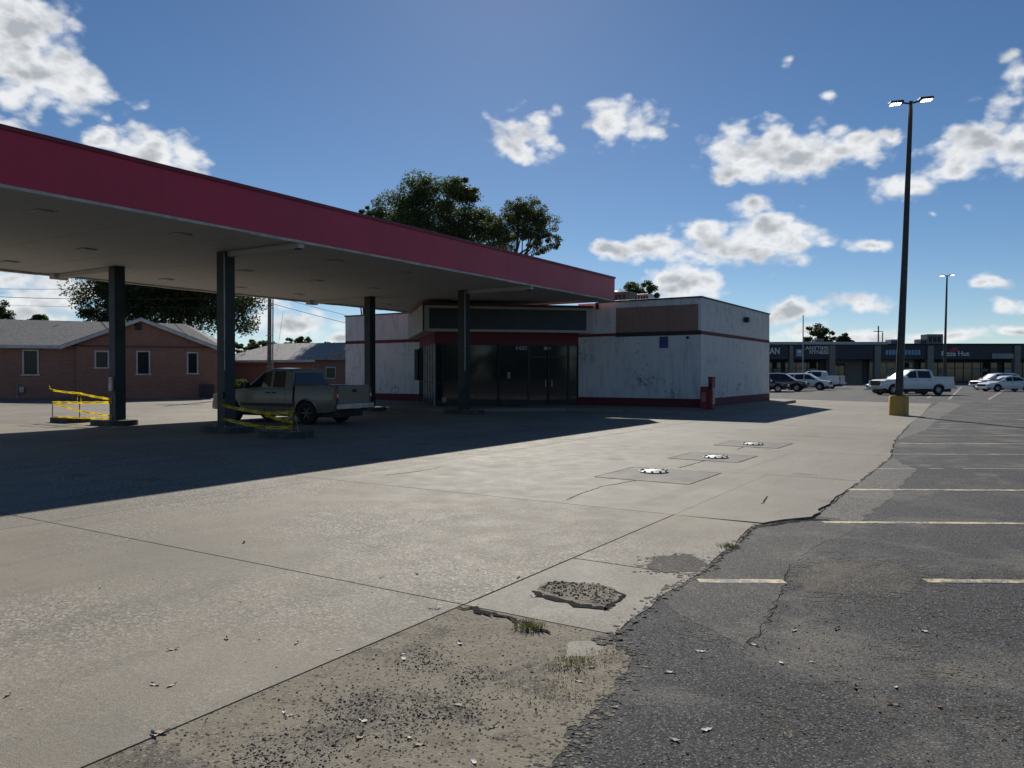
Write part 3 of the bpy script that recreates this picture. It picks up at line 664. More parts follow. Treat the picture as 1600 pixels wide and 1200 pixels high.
tuft(955, 1030, 160, .02, .15, [(GRASSB, .2), (GRASSD, .8)], 'dry weeds between the pad corner and the dark asphalt')

# ------------------------------------------------------------------ filling-station canopy
CZ = 5.05; CT = 6.17; CL = -27.6; CW = 12.4
can = thing('fuel_canopy', 'wide fuel-station canopy with red fascia and pale underside on dark columns', 'canopy', (R0.x, R0.y, 0), ANG)
na = 23; st = -CL / na
for i in range(na):
    MB().box(CL + i * st + .003, CL + (i + 1) * st - .003, .06, CW - .06, CZ + .02 + .004 * (i % 2), CZ + .07).build('soffit_panel', SOFFIT, can)
MB().box(CL + .05, -.05, .05, CW - .05, CT - .2, CT - .1).build('deck', ROOF_GREY, can)
npan = 12; sp = -CL / npan
for i in range(npan):
    for b0, b1 in ((0, .05), (CW - .05, CW)):
        o = random.uniform(0, .002)
        MB().box(CL + i * sp + .0012, CL + (i + 1) * sp - .0012, b0 - (o if b0 == 0 else 0), b1 + (o if b0 else 0), CZ + .05, CT - .09).build('fascia_panel', RED, can)
for i in range(5):
    b0, b1 = .053 + i * (CW - .106) / 5, .053 + (i + 1) * (CW - .106) / 5
    MB().box(-.05, 0, b0 + .003, b1 - .003, CZ + .05, CT - .09).build('fascia_panel', RED, can)
    MB().box(CL, CL + .05, b0 + .003, b1 - .003, CZ + .05, CT - .09).build('fascia_panel', RED, can)
for (a0, a1, b0, b1) in ((CL - .03, .03, -.04, .06), (CL - .03, .03, CW - .06, CW + .04), (CL - .03, CL + .06, .062, CW - .062), (-.06, .03, .062, CW - .062)):
    MB().box(a0, a1, b0, b1, CT - .088, CT).build('fascia_cap', RED_TRIM, can)
r = random.Random(5)
for i in range(npan * 2):                     # pressed metal lip, bent here and there
    a0 = CL + i * sp / 2; z = r.uniform(-.012, .006)
    MB().box(a0 + .002, a0 + sp / 2 - .002, .004, .075, CZ - .012 + z, CZ + .048).build('fascia_lip', LIP, can)
    MB().box(a0 + .002, a0 + sp / 2 - .002, CW - .2, CW - .004, CZ - .035 + z, CZ + .018).build('fascia_lip', LIP, can)
for b0 in range(6): MB().box(-.075, -.004, .08 + b0 * 1.98, .08 + b0 * 1.98 + 1.97, CZ - .01, CZ + .018).build('fascia_lip', LIP, can)
COLS = [(-19, 3.15), (-19, 8.55), (-7.35, 3.35), (-7.5, 8.4)]
for k, (a, b) in enumerate(COLS):
    h = .175
    c = MB().box(a - h, a + h, b - h, b + h, .0, CZ + .02).build('column', COLUMN, can, False, .012)
    MB().box(a - h - .06, a + h + .06, b - h - .06, b + h + .06, .14, .17).build('base_plate', COLUMN, c)
    for s in (-1, 1):
        for s2 in (-1, 1): MB().lathe([(.016, .17), (.016, .2)], 6, c=(a + s * (h + .035), b + s2 * (h + .035), 0)).build('anchor_bolt', STEEL, c)
    if b < 5:
        MB().tube([(a - h - .02, b - h - .02, CZ), (a - h - .02, b - h - .02, 1.75)], .016, 8).build('conduit', STEEL, c)
        MB().box(a - .09, a + .09, .08, b - h, CZ - .13, CZ + .015).build('drain_trough', SOFFIT, can, False, .01)
        MB().box(a - .06, a + .06, .10, .30, CZ - .17, CZ - .132).build('drain_outlet', BLACK, can)
    else:
        MB().box(a - .09, a + .09, b + h, CW - .22, CZ - .13, CZ + .015).build('drain_trough', SOFFIT, can, False, .01)
        MB().box(a - .25, a + .25, CW - .5, CW - .21, CZ - .16, CZ + .015).build('drain_box', SOFFIT, can, False, .01)
for a in (-24.6, -21.4, -16.2, -13, -10, -4.4):
    for b in (1.7, 5.9, 10.2):
        l = MB().box(a - .2, a + .2, b - .2, b + .2, CZ - .012, CZ + .018).build('light_fixture', LIP, can, False, .01)
        MB().box(a - .15, a + .15, b - .15, b + .15, CZ - .02, CZ - .0125).build('lens', SOFFIT, l)
# signs on the columns' conduit boxes
MB().box(-19 - .26, -19 - .176, 8.45, 8.62, 1.1, 1.55).build('switch_box', STEEL, can, False, .01)
MB().box(-19 - .22, -19 - .176, 3.02, 3.10, .95, 1.15).build('switch_box', COLUMN, can, False, .01)
can['note'] = ''; del can['note']

def island(a, b, l, w, label):
    x, y = xy(a, b); t = thing('pump_island', label, 'kerb island', (x, y, .02), ANG + math.pi / 2, 'low pump islands under the canopy')
    def stad(hl, hw, n=8):
        return [(hl - hw * .55 + hw * .55 * math.cos(q), (hw) * math.sin(q)) for q in [-math.pi / 2 + math.pi * i / n for i in range(n + 1)]] + [(-hl + hw * .55 - hw * .55 * math.cos(q), -hw * math.sin(q)) for q in [-math.pi / 2 + math.pi * i / n for i in range(n + 1)]]
    MB().prism(stad(l / 2, w / 2), -.01, .15).build('steel_edge', ISLAND, t)
    MB().prism(stad(l / 2 - .04, w / 2 - .04), .1, .158).build('concrete_fill', CONC_PAD, t)
    return t
island(-19, 3.1, 1.55, .95, 'low kerb island holding the column nearest the parked pickup cab')
island(-19.3, .35, 1.45, .95, 'low empty kerb island beneath slack yellow tape by the pickup')
island(-19, 8.75, 1.55, .95, 'low kerb island holding the column opposite the brick gable')
island(-19, 11.35, 1.3, .95, 'low kerb island with two rods and yellow tape facing the brick house')
island(-7.4, 3.3, 1.7, .95, 'low kerb island at the column in front of the store glass')
island(-7.5, 8.4, 1.5, .95, 'low kerb island behind the parked pickup bed')

# caution tape
def tape(name, label, pts, w=.075, twist=0.0, group=None, sag=.0, seed=1):
    r = random.Random(seed); P = []
    for i in range(len(pts) - 1):
        a = Vector(pts[i]); b = Vector(pts[i + 1]); n = 12
        for k in range(n):
            t = k / n; q = a.lerp(b, t); q.z -= sag * 4 * t * (1 - t); P.append(q)
    P.append(Vector(pts[-1])); n = len(P); vs = []; us = []; s = 0
    for i in range(n):
        t = (P[min(i + 1, n - 1)] - P[max(i - 1, 0)]).normalized(); side = t.cross(Vector((0, 0, 1))).normalized()
        an = twist * math.sin(i * .55 + seed) ; d = Vector((0, 0, 1)) * math.cos(an) + side * math.sin(an)
        ww = w * (1 - .35 * abs(math.sin(i * .8 + seed * 2)) * (1 if twist else 0))
        vs += [P[i] + d * ww / 2, P[i] - d * ww / 2]
        if i: s += (P[i] - P[i - 1]).length
        us.append(s)
    m = MB(); m.add(vs, [(2 * i, 2 * i + 1, 2 * i + 3, 2 * i + 2) for i in range(n - 1)])
    ob = m.build(name, TAPE, None); me = ob.data; uv = me.uv_layers.new(name='UVMap')
    for l in me.loops: uv.data[l.index].uv = (us[l.vertex_index // 2], l.vertex_index % 2)
    return tag(ob, label, 'tape', group)
def P3(a, b, z): x, y = xy(a, b); return (x, y, z)
def rod(a, b, h, label):
    x, y = xy(a, b); t = thing('tape_rod', label, 'rod', (x, y, .17))
    MB().tube([(0, 0, 0), (.004, 0, h)], .014, 8).build('shaft', PLASTIC, t, True)
    MB().lathe([(.07, 0), (.07, .012), (.03, .02)], 12).build('foot', STEEL, t, True)
rod(-19.35, 11.85, 1.02, 'thin dark rod at the outer end of the taped kerb island')
rod(-19.35, 10.15, .92, 'thin dark rod between the column and the outer taped rod')
gt = 'caution tape strung at the pump islands'
A1, A2, A3 = (-19.36, 11.85), (-19.37, 10.15), (-19.19, 8.55)
tape('caution_tape', 'top yellow caution tape strand between the two rods and the column', [P3(*A1, 1.10), P3(*A2, 1.02), P3(*A3, .84)], .085, .3, gt, .02, 1)
tape('caution_tape', 'level yellow caution tape strand at mid height of the two rods', [P3(*A1, .68), P3(*A2, .70), P3(*A3, .74)], .10, .3, gt, .0, 2)
tape('caution_tape', 'slanting yellow caution tape strand falling from the outer rod to the column', [P3(*A1, .66), P3(*A2, .44), P3(*A3, .30)], .085, .35, gt, .01, 3)
tape('caution_tape', 'lowest yellow caution tape strand just above the kerb island', [P3(*A1, .19), P3(*A2, .21), P3(*A3, .22)], .075, .4, gt, .0, 4)
tape('caution_tape', 'loose yellow tape knot hanging from the inner rod', [P3(-19.4, 10.2, .72), P3(-19.42, 10.12, .95), P3(-19.4, 10.0, .98), P3(-19.41, 9.93, .74)], .05, .4, gt, 0, 5)
tape('caution_tape', 'crumpled yellow tape end sticking up from the outer rod', [P3(-19.37, 11.75, 1.08), P3(-19.37, 11.95, 1.16), P3(-19.37, 12.02, 1.26)], .06, .5, gt, 0, 6)
rod(-19.5, .95, .58, 'short dark rod on the island beside the pickup wheel')
rod(-19.5, -.15, .80, 'tall dark rod at the free end of the island by the pickup')
B0, B1, B2 = (-19.19, 3.15), (-19.51, .95), (-19.52, -.15)
tape('caution_tape', 'upper yellow caution tape strand from the cab-side column across the pickup', [P3(*B0, .78), P3(*B1, .63), P3(*B2, .68)], .10, .3, gt, .02, 7)
tape('caution_tape', 'lower yellow caution tape strand from the cab-side column across the pickup', [P3(*B0, .40), P3(*B1, .25), P3(*B2, .29)], .10, .3, gt, .01, 8)
tape('caution_tape', 'crossing yellow caution tape strand between the short and tall rods', [P3(*B1, .58), P3(*B2, .42)], .09, .4, gt, .02, 9)
tape('caution_tape', 'sagging yellow caution tape loop tied to the tall rod', [P3(-19.53, .25, .40), P3(*B2, .62), P3(*B2, .80), P3(-19.55, -.3, .5), P3(-19.55, -.38, .2)], .08, .4, gt, .0, 10)

# ------------------------------------------------------------------ store
WH = 5.02; BD = 11.8; BW = 21.6; T = .25
A6, B16 = 6.1, 15.95
walk = MB().prism([(-3.3, 24), (-3.3, 17.5), (-7.0, 13.6), (-7.0, 8.6), (-3.3, 5.0), (-3.3, -.3), (-2.7, -1.0), (-1.2, -1.35), (-.3, -1.3), (12.6, -1.3), (12.6, .0), (12.6, 24)], .0,
                  lambda x, y: .15 if not (x > -3.0 and x < -1 and y < 0) else .06).build('sidewalk', CONC_WALK)
walk.location = (P0.x, P0.y, 0); walk.rotation_euler = (0, 0, ANG); tag(walk, kind='structure')
sto = thing('store_building', 'closed white convenience store with red stripe and angled glass front', 'building', (P0.x, P0.y, 0), ANG)
z0 = .1
def W(nm, x0, x1, y0, y1, za, zb, mt=WHITE_WALL, par=sto, bev=0): return MB().box(x0, x1, y0, y1, za, zb).build(nm, mt, par, False, bev)
fw = W('wall', 0, T, 0, A6, z0, WH); W('wall', 0, T, B16, BW, z0, WH)
W('wall', T + .001, BD - T, 0, T, z0, WH); W('wall', T + .001, BD - T, BW - T, BW, z0, WH); W('wall', BD - T + .001, BD, 0, BW, z0, WH)
W('wall', .0, T, A6 + .001, B16 - .001, 3.6, 4.72)
W('roof', T + .01, BD - T - .01, T + .01, BW - T - .01, 4.35, 4.5, ROOF_GREY)
W('floor_slab', T, BD - T, T, BW - T, .1, .17, INTERIOR)
W('partition', 7.5, 7.6, T + .01, BW - T - .01, .17, 4.3, INTERIOR)
cap = .07
for (x0, x1, y0, y1, z) in ((-.05, T + .05, -.05, 5.0, WH), (T + .052, BD + .05, -.05, T + .05, WH), (-.05, T + .05, 16.6, BW + .05, WH), (T + .052, BD + .05, BW - T - .05, BW + .05, WH)):
    W('coping', x0, x1, y0, y1, z + .002, z + cap, BLACK, sto, .01)
W('coping', -.05, T + .05, 5.0 + .003, 5.15, 4.72, WH + .03, BLACK)
W('stripe', -.012, .0, .0, 4.12, 3.38, 3.58, BLACK); W('stripe', -.010, .0, 4.125, A6, 3.42, 3.56, RED_BAND)
W('stripe', .0, BD, -.012, .0, 3.40, 3.56, RED_BAND); W('stripe', -.012, .0, B16, BW, 3.40, 3.58, RED_BAND)
W('bare_panel', -.010, .0, .12, 4.1, 3.585, 4.74, BROWN)
W('wall_base', -.03, 0, -.03, A6, z0, .53, RED_BASE); W('wall_base', 0.001, BD, -.03, 0, z0, .53, RED_BASE); W('wall_base', -.03, 0, B16 + .01, BW, z0, .53, RED_BASE)
# floodlight on the side wall
fl = W('floodlight', 6.5, 6.75, -.28, -.05, 4.28, 4.55, BLACK, sto, .03); W('bracket', 6.58, 6.67, -.06, 0, 4.35, 4.45, BLACK, fl)
bs = W('parking_sign', -.02, -.004, 1.52, 1.93, 2.82, 3.34, BLUE_SIGN)
# small fixtures and conduit stubs
W('junction_box', -.05, -.004, .55, .66, 3.2, 3.32, BLACK); W('junction_box', -.06, -.004, .02, .1, 4.98, 5.0, BLACK)
# angled storefront
FA, FB, FC = Vector((0, 5.3)), Vector((-5.75, 11.05)), Vector((0, 16.8))
MB().prism([tuple(FA), tuple(FB), tuple(FC)], 3.6, 4.84).build('bay_fascia', TRIM_WHITE, sto)
MB().prism([tuple(FA + Vector((.1, -.1))), tuple(FB + Vector((-.06, 0))), tuple(FC + Vector((.1, .1)))], 4.842, 4.90).build('coping', RED_TRIM, sto)
def along(P, Q, s0, s1, off, th, za, zb, nm, mt, par=sto, bev=0):
    """upright slab on the line P>Q between distances s0 and s1, its inner face `off` outwards"""
    d = (Q - P).normalized(); n = Vector((d.y, -d.x))
    if n.x > 0: n = -n
    pts = [P + d * s0 + n * off, P + d * s1 + n * off, P + d * s1 + n * (off + th), P + d * s0 + n * (off + th)]
    return MB().prism([tuple(p) for p in pts], za, zb).build(nm, mt, par, False, bev)
LF = (FB - FA).length
sg = along(FA, FB, .35, LF - .28, .004, .04, 3.72, 4.66, 'blank_sign', SIGN_DARK)
along(FA, FB, .0, LF, .004, .05, 3.60, 3.66, 'sign_frame', LIP); along(FA, FB, .0, LF, .004, .05, 4.78, 4.838, 'sign_frame', BLACK)
along(FA, FB, LF - .055, LF + .02, .054, .02, 3.62, 4.83, 'sign_frame', BLACK)
GA, GB, GC = Vector((.0, A6)), Vector((-4.92, 11.02)), Vector((.0, B16))
LG = (GB - GA).length
along(GA, GB, .0, LG, -.08, .10, 3.08, 3.6, 'header_band', RED_BAND); along(GB, GC, .02, LG, -.08, .10, 3.08, 3.6, 'header_band', RED_BAND)
# mullions front: distances from the wall end A (door side) to the corner
def sfront(px):                            # where a sight line meets the glass line
    k = (px - 800) / FPX; a = P0 + U * GA.x + V * GA.y; d = (GB - GA).normalized(); D = U * d.x + V * d.y
    return (k * a.y - a.x) / (D.x - k * D.y)
S = [max(0, sfront(p)) for p in (903, 888, 857, 826, 779, 732, 691)] + [LG - .05]
DOOR = [(1, 2), (2, 3)]
for i, s in enumerate(S):
    wd = .11 if i in (1, 3) else .06
    along(GA, GB, max(0, s - wd / 2), s + wd / 2, -.06, .10, .15, 3.08, 'mullion', BLACK)
for i in range(len(S) - 1):
    s0, s1 = S[i] + .055, S[i + 1] - .055
    if s1 - s0 < .05: continue
    isdoor = i in (1, 2)
    along(GA, GB, s0, s1, -.045, .07, .15, .30 if isdoor else .42, 'rail', BLACK); along(GA, GB, s0, s1, -.045, .07, 3.0, 3.08, 'rail', BLACK)
    if isdoor:
        along(GA, GB, s0, s1, -.045, .07, 2.42, 2.50, 'rail', BLACK)
        p = along(GA, GB, s0, s1, -.02, .012, .30, 2.42, 'door_pane', GLASS)
        sh = s1 - .12 if i == 1 else s0 + .08
        along(GA, GB, sh, sh + .035, .03, .03, 1.0, 1.35, 'pull_handle', STEEL, p)
        along(GA, GB, s0, s1, -.02, .012, 2.50, 3.0, 'pane', GLASS)
    else:
        along(GA, GB, s0, s1, -.045, .07, 1.20, 1.27, 'rail', BLACK)
        along(GA, GB, s0, s1, -.02, .012, .42, 1.20, 'pane', GLASS); along(GA, GB, s0, s1, -.02, .012, 1.27, 3.0, 'pane', GLASS)
ns = 6
for i in range(ns + 1):
    s = .06 + (LG - .12) * i / ns
    along(GB, GC, s - .04, s + .04, -.06, .10, .15, 3.08, 'mullion', LIP if i < 5 else BLACK)
    if i < ns:
        s2 = .06 + (LG - .12) * (i + 1) / ns
        along(GB, GC, s + .045, s2 - .045, -.045, .07, .15, .42, 'rail', BLACK); along(GB, GC, s + .045, s2 - .045, -.045, .07, 1.20, 1.27, 'rail', BLACK)
        along(GB, GC, s + .045, s2 - .045, -.02, .012, .42, 1.20, 'pane', GLASS); along(GB, GC, s + .045, s2 - .045, -.02, .012, 1.27, 3.06, 'pane', GLASS)
W('junction_box', -.14, -.035, 15.99, 16.22, 1.3, 3.0, BLACK)
# street number over the glass and a notice, posters
dG = (GB - GA).normalized(); nG = Vector((-dG.y, dG.x)); nG = nG if nG.x < 0 else -nG; rotg = math.atan2(-dG.y, -dG.x)
def ong(s, z, off): p = GA + dG * s + nG * off; return (p.x, p.y, z)
text('4480', .30, GREY_L, sto, ong(sfront(814), 2.86, .05), (R(90), 0, rotg), 'street_number', .008)
along(GA, GB, sfront(860), sfront(850), .0, .006, 2.80, 2.95, 'notice', GREY_L)
along(GA, GB, sfront(797), sfront(793), .0, .006, 1.42, 1.72, 'notice', GREY_L)
along(GA, GB, sfront(697), sfront(690), .03, .02, .32, .55, 'notice', GREY_L)
# rooftop unit
ac = thing('rooftop_unit', 'dark rooftop air-conditioning unit behind the white parapet', 'air conditioner', (*xy(4.6, 5.95, P0), 4.5), ANG)
MB().box(-1, 1, -.8, .8, .12, 1.42).build('cabinet', metal('dull_metal_cabinet', (.10, .09, .09), .6), ac, False, .03)
for k in range(6): MB().box(-1.03, -1.002, -.7 + k * .24, -.58 + k * .24, .3, 1.25).build('louvre', BLACK, ac)
for s in (-.6, .6): MB().box(-.9, .9, s - .06, s + .06, 0, .12).build('skid', STEEL, ac)
MB().lathe([(.4, 0), (.4, .1), (.36, .12)], 20, c=(0, 0, 1.42)).build('fan_ring', BLACK, ac)
ac2 = thing('roof_vent', 'small grey louvred vent beside the rooftop air-conditioning unit', 'vent', (*xy(4.6, 4.55, P0), 4.5), ANG)
MB().box(-.4, .4, -.32, .32, 0, 1.3).build('housing', STEEL, ac2, False, .02)
for k in range(4): MB().box(-.43, -.402, -.30 + k * .15, -.22 + k * .15, .5, 1.2).build('louvre', BLACK, ac2)
# red air machine at the corner
am = thing('air_machine', 'red coin-operated air machine standing at the store corner', 'air machine', (*xy(-.75, -.62, P0), .15), ANG + R(-12))
MB().box(-.16, .16, -.02, .34, 0, .95).build('cabinet', MACHINE, am, False, .02)
MB().box(-.14, .14, -.22, -.03, 0, 1.32).build('tower', MACHINE, am, False, .02); MB().box(-.15, .15, -.235, -.015, 1.322, 1.37).build('cap', BLACK, am, False, .01)
MB().box(-.172, -.162, .05, .27, .3, .7).build('label_plate', plain('faded_pink_label', (.36, .16, .17), .6), am)
MB().box(-.147, -.142, -.20, -.05, .85, 1.1).build('coin_panel', BLACK, am)
MB().box(-.09, .09, -.235, -.222, .2, .9).build('side_label', plain('faded_white_label', (.5, .4, .4), .6), am)

# ------------------------------------------------------------------ lamp posts
def lamp_post(label, x, y, h, lean, group, twist=R(-8)):
    t = thing('lamp_post', label, 'lamp post', (x, y, 0), 0, group)
    MB().lathe([(.36, 0), (.36, .74), (.33, .78)], 28).build('concrete_base', YEL_CONC, t, True)
    MB().box(-.2, .2, -.2, .2, .78, .81).build('base_plate', POLE_PAINT, t)
    MB().lathe([(.17, .81), (.17, .95), (.14, 1.0)], 4).build('base_cover', POLE_PAINT, t)
    n = 8; a = math.pi / 4
    m = MB(); z1 = h - .05
    for z, r in ((.80, .155), (z1, .085)):
        pass
    m.tube([(0, 0, .80), (lean * .5, 0, h * .5), (lean, 0, z1)], [.15, .118, .08], 12).build('shaft', POLE_PAINT, t, True)
    for s in (-1, 1):
        ca, sa = math.cos(twist) * s, math.sin(twist) * s
        arm = MB().tube([(lean, 0, h - .14), (lean + ca * .4, sa * .4, h - .05 + s * .03)], .035, 8).build('arm', POLE_PAINT, t, True)
        hd = MB().box(.30, .80, -.17, .17, -.05, .05).build('lamp_head', POLE_PAINT, t, False, .02)
        hd.location = (lean, 0, h - .03 + s * .02); hd.rotation_euler = (0, R(-3) * s, twist + (math.pi if s < 0 else 0)); 
        for q in (.40, .60): MB().box(q, q + .16, -.14, .14, -.066, -.051).build('led_panel', LED, hd)
    return t
lx, ly = G(1404.5, 649)
lamp_post('tall dark lamp post on a yellow concrete base, two lit heads, at the concrete edge', lx, ly, 12.45, .40, 'car-park lamp posts')
lamp_post('far tall lamp post rising in front of the pizza shop', (1475 - 800) / FPX * 84, 84, 12.4, .25, 'car-park lamp posts', R(4))

# ------------------------------------------------------------------ vehicles
def lerp(pts, x):
    if x <= pts[0][0]: return pts[0][1]
    for (a, b), (c, d) in zip(pts, pts[1:]):
        if x <= c: return b + (d - b) * (x - a) / (c - a) if c > a else d
    return pts[-1][1]
def shell(xs, lo, hi, wz, n=7, fil=.06, bottom=True, crown=.02):
    m = MB(); rings = []
    for x in xs:
        l, h = lo(x), max(hi(x), lo(x) + .004); f = min(fil, (h - l) * .45); ring = []
        side = []
        for k in range(n + 1): z = l + (h - f - l) * k / n; side.append((wz(x, z), z))
        w1 = side[-1][0]
        for q in (30, 60, 90): side.append((w1 - f * (1 - math.cos(R(q))), h - f + f * math.sin(R(q))))
        wt = side[-1][0]
        top = [(wt * s, h + crown * (1 - s * s) * min(1, (h - l) / .2)) for s in (.6, .2)]
        L = side + top; rings.append([(x, y, z) for y, z in L] + [(x, -y, z) for y, z in L[::-1]])
    k = len(rings[0]); vs = [p for r in rings for p in r]; fs = []
    for i in range(len(rings) - 1):
        for j in range(k - 1): fs.append((i * k + j, i * k + j + 1, (i + 1) * k + j + 1, (i + 1) * k + j))
        if bottom: fs.append((i * k + k - 1, i * k, (i + 1) * k, (i + 1) * k + k - 1))
    fs += [tuple(range(k))[::-1], tuple(range(len(vs) - k, len(vs)))]
    return m.add(vs, fs)
def wheel(par, x, y, r, w, side, rim, spokes=6):
    t = MB().lathe([(r * .62, -w / 2), (r * .93, -w / 2), (r, -w / 2 + .03), (r, w / 2 - .03), (r * .93, w / 2), (r * .62, w / 2), (r * .62, -w / 2)], 28, 'y', (0, 0, 0), False).build('tyre', RUBBER, None, True)
    h = bpy.data.objects.new('wheel', MB().lathe([(.06, -.02), (.07, w * .3), (.04, w * .36)], 12, 'y').mesh('wheel')); h.data.materials.append(rim)
    COL.objects.link(h); h.parent = par; h.location = (x, y, r); h.rotation_euler = (0, 0, 0 if side > 0 else math.pi); t.parent = h
    m = MB(); m.lathe([(r * .63, w * .40), (r * .63, -w * .3), (r * .56, -w * .3), (r * .58, w * .40)], 28, 'y', cap=False)
    m.lathe([(r * .6, -.06), (0, -.06)], 20, 'y', cap=False)
    for k in range(spokes):
        a = 2 * math.pi * k / spokes; c, s = math.cos(a), math.sin(a); ww = r * .085
        P = [(rr * c - q * s, yy, -(rr * s + q * c)) for rr, yy in ((r * .12, w * .30), (r * .60, w * .36)) for q in (-ww, ww)]
        P2 = [(p[0], p[1] - .05, p[2]) for p in P]
        m.add(P + P2, [(0, 1, 3, 2), (4, 6, 7, 5), (0, 2, 6, 4), (1, 5, 7, 3)])
    m.build('rim', rim, h, True)
def vehicle(name, label, cat, loc, rz, P, group=None):
    t = thing(name, label, cat, loc, rz, group)
    L, Wd = P['L'], P['W'] / 2; fx, rx = L / 2, -L / 2; axf, axr, wr = P['axf'], P['axr'], P['wr']; paint = P['paint']
    zb = P['sill']; ar = wr + .075; taper = P.get('taper', .10)
    def w0(x):
        e = max(0, (abs(x) - (L / 2 - .55)) / .55); return Wd * (1 - taper * e * e)
    belt = P['belt']
    def wz(x, z):
        q = (z - (zb + belt) * .5) / ((belt - zb) * .5); return w0(x) * (1 - .035 * min(1.3, abs(q)) ** 2.2)
    def lo(x):
        b = zb + (P.get('ov', .1) * max(0, (abs(x) - (L / 2 - .5)) / .5))
        for a in (axf, axr):
            d = abs(x - a)
            if d < ar: b = max(b, wr + math.sqrt(ar * ar - d * d) * 1.0)
        return b
    hi = lambda x: lerp(P['top'], x)
    xs = set()
    x = rx
    while x <= fx + 1e-6: xs.add(round(x, 3)); x += .11
    for a in (axf, axr):
        for k in range(-9, 10): xs.add(round(a + ar * math.sin(k * math.pi / 18) * .9999, 4))
        xs.add(round(a - ar - .002, 4)); xs.add(round(a + ar + .002, 4))
    for px, _ in P['top']: xs.add(round(px, 3))
    xs = sorted(x for x in xs if rx <= x <= fx)
    bed = P.get('bed')
    if bed:                                     # pickup: cab-and-bonnet body, then an open box
        xb = [x for x in xs if x >= bed[1]]
        if xb[0] > bed[1]: xb = [bed[1]] + xb
        body = shell(xb, lo, hi, wz).build('body', paint, t, True)
        bx = [x for x in xs if bed[0] <= x <= bed[1] - .025]
        zr = bed[2]
        for s in (1, -1):
            m = MB(); rows = []
            for x in bx:
                l = lo(x); col = []
                for k in range(9): z = l + (zr - l) * k / 8; col.append((x, s * (wz(x, z)), z))
                col += [(x, s * (wz(x, zr) - .03), zr + .02), (x, s * (wz(x, zr) - .09), zr + .01), (x, s * (wz(x, zr) - .10), .75)]
                rows.append(col)
            k = len(rows[0]); m.add([p for r_ in rows for p in r_], [(i * k + j, i * k + j + 1, (i + 1) * k + j + 1, (i + 1) * k + j) for i in range(len(rows) - 1) for j in range(k - 1)] + [tuple(range(k)), tuple(range((len(rows) - 1) * k, len(rows) * k))])
            m.build('bed_side', paint, t, True)
        MB().box(bed[0], bed[1] - .03, -Wd + .1, Wd - .1, .70, .76).build('bed_floor', PLASTIC, t)
        MB().box(bed[1] - .06, bed[1] - .03, -Wd + .1, Wd - .1, .76, zr).build('bed_front', paint, t)
        if bed[3]: MB().box(bed[0], bed[1] - .03, -Wd + .12, Wd - .12, zr - .01, zr + .035).build('bed_cover', PLASTIC, t, False, .01)
        tg = MB().box(bed[0] - .05, bed[0] - .004, -w0(bed[0]) + .10, w0(bed[0]) - .10, .62, zr + .012).build('tailgate', paint, t, False, .015)
        MB().box(bed[0] - .062, bed[0] - .051, -.11, .11, zr - .21, zr - .11).build('handle', PLASTIC, tg)
        for s in (1, -1):
            tl = MB().box(bed[0] - .06, bed[0] + .06, s * (w0(bed[0]) - .045) - .05, s * (w0(bed[0]) - .045) + .05, .80, zr - .06).build('tail_light', LAMP_RED, t, False, .02)
            MB().box(bed[0] - .064, bed[0] - .061, s * (w0(bed[0]) - .045) - .04, s * (w0(bed[0]) - .045) + .04, .90, 1.0).build('reversing_lens', LAMP_CLEAR, tl)
        rb = MB().box(rx, bed[0] - .055, -Wd + .03, Wd - .03, .50, .69).build('rear_bumper', CHROME if P.get('chrome') else paint, t, False, .03)
        MB().box(rx - .006, rx - .001, -.18, .18, .52, .67).build('number_plate', PLATE, rb)
        MB().box(rx - .004, rx + .1, -.28, .28, .49, .50).build('step_pad', PLASTIC, rb)
    else:
        body = shell(xs, lo, hi, wz).build('body', paint, t, True)
        for s in (1, -1):
            y = s * (w0(rx + .15) - .13)
            MB().box(rx - .012 + .02, rx + .22, y - .14, y + .135, P['lampz'] - .09, P['lampz'] + .08).build('tail_light', LAMP_RED, t, False, .02)
        MB().box(rx - .01, rx + .02, -.26, .26, .62, .74).build('number_plate', PLATE, t)
        MB().box(rx - .03, rx + .12, -Wd + .12, Wd - .12, zb + .1, zb + .30).build('rear_bumper', PLASTIC if P.get('dark_bumper') else paint, t, False, .03)
    MB().box(rx + .35, fx - .35, -Wd + .22, Wd - .22, .24, .72).build('underbody', PLASTIC, t)
    for a in (axf, axr):
        MB().box(a - ar - .02, a + ar + .02, -Wd + .20, Wd - .20, wr * .7, wr + ar - .01).build('wheel_well', PLASTIC, t)
        for s in (1, -1):
            wheel(t, a, s * (Wd - .125), wr, .235, s, P['rim'])
            m = MB(); rows = []                 # arch lip
            for k in range(17):
                q = math.pi * k / 16; xx = a + ar * math.cos(q); zz = wr + ar * math.sin(q)
                for d in (0, .045): rows.append((a + (ar + d) * math.cos(q), s * (wz(xx, zz) + (.012 if d == 0 else .004)), wr + (ar + d) * math.sin(q)))
            m.add(rows, [(2 * i, 2 * i + 1, 2 * i + 3, 2 * i + 2) for i in range(16)]); m.build('arch_lip', P.get('arch', paint), t, True)
    # cabin
    cp = P['cab']; cb = P['cabw']
    def cw(x, z): return Wd * (.965 - cb * max(0, (z - belt + .03)) / (P['H'] - belt))
    cx = sorted(set([round(p[0], 3) for p in cp] + [round(cp[0][0] + (cp[-1][0] - cp[0][0]) * k / 26, 3) for k in range(27)]))
    cabin = shell(cx, lambda x: belt - .05, lambda x: lerp(cp, x), cw, 6, .09, True, .03).build('cabin', paint, t, True)
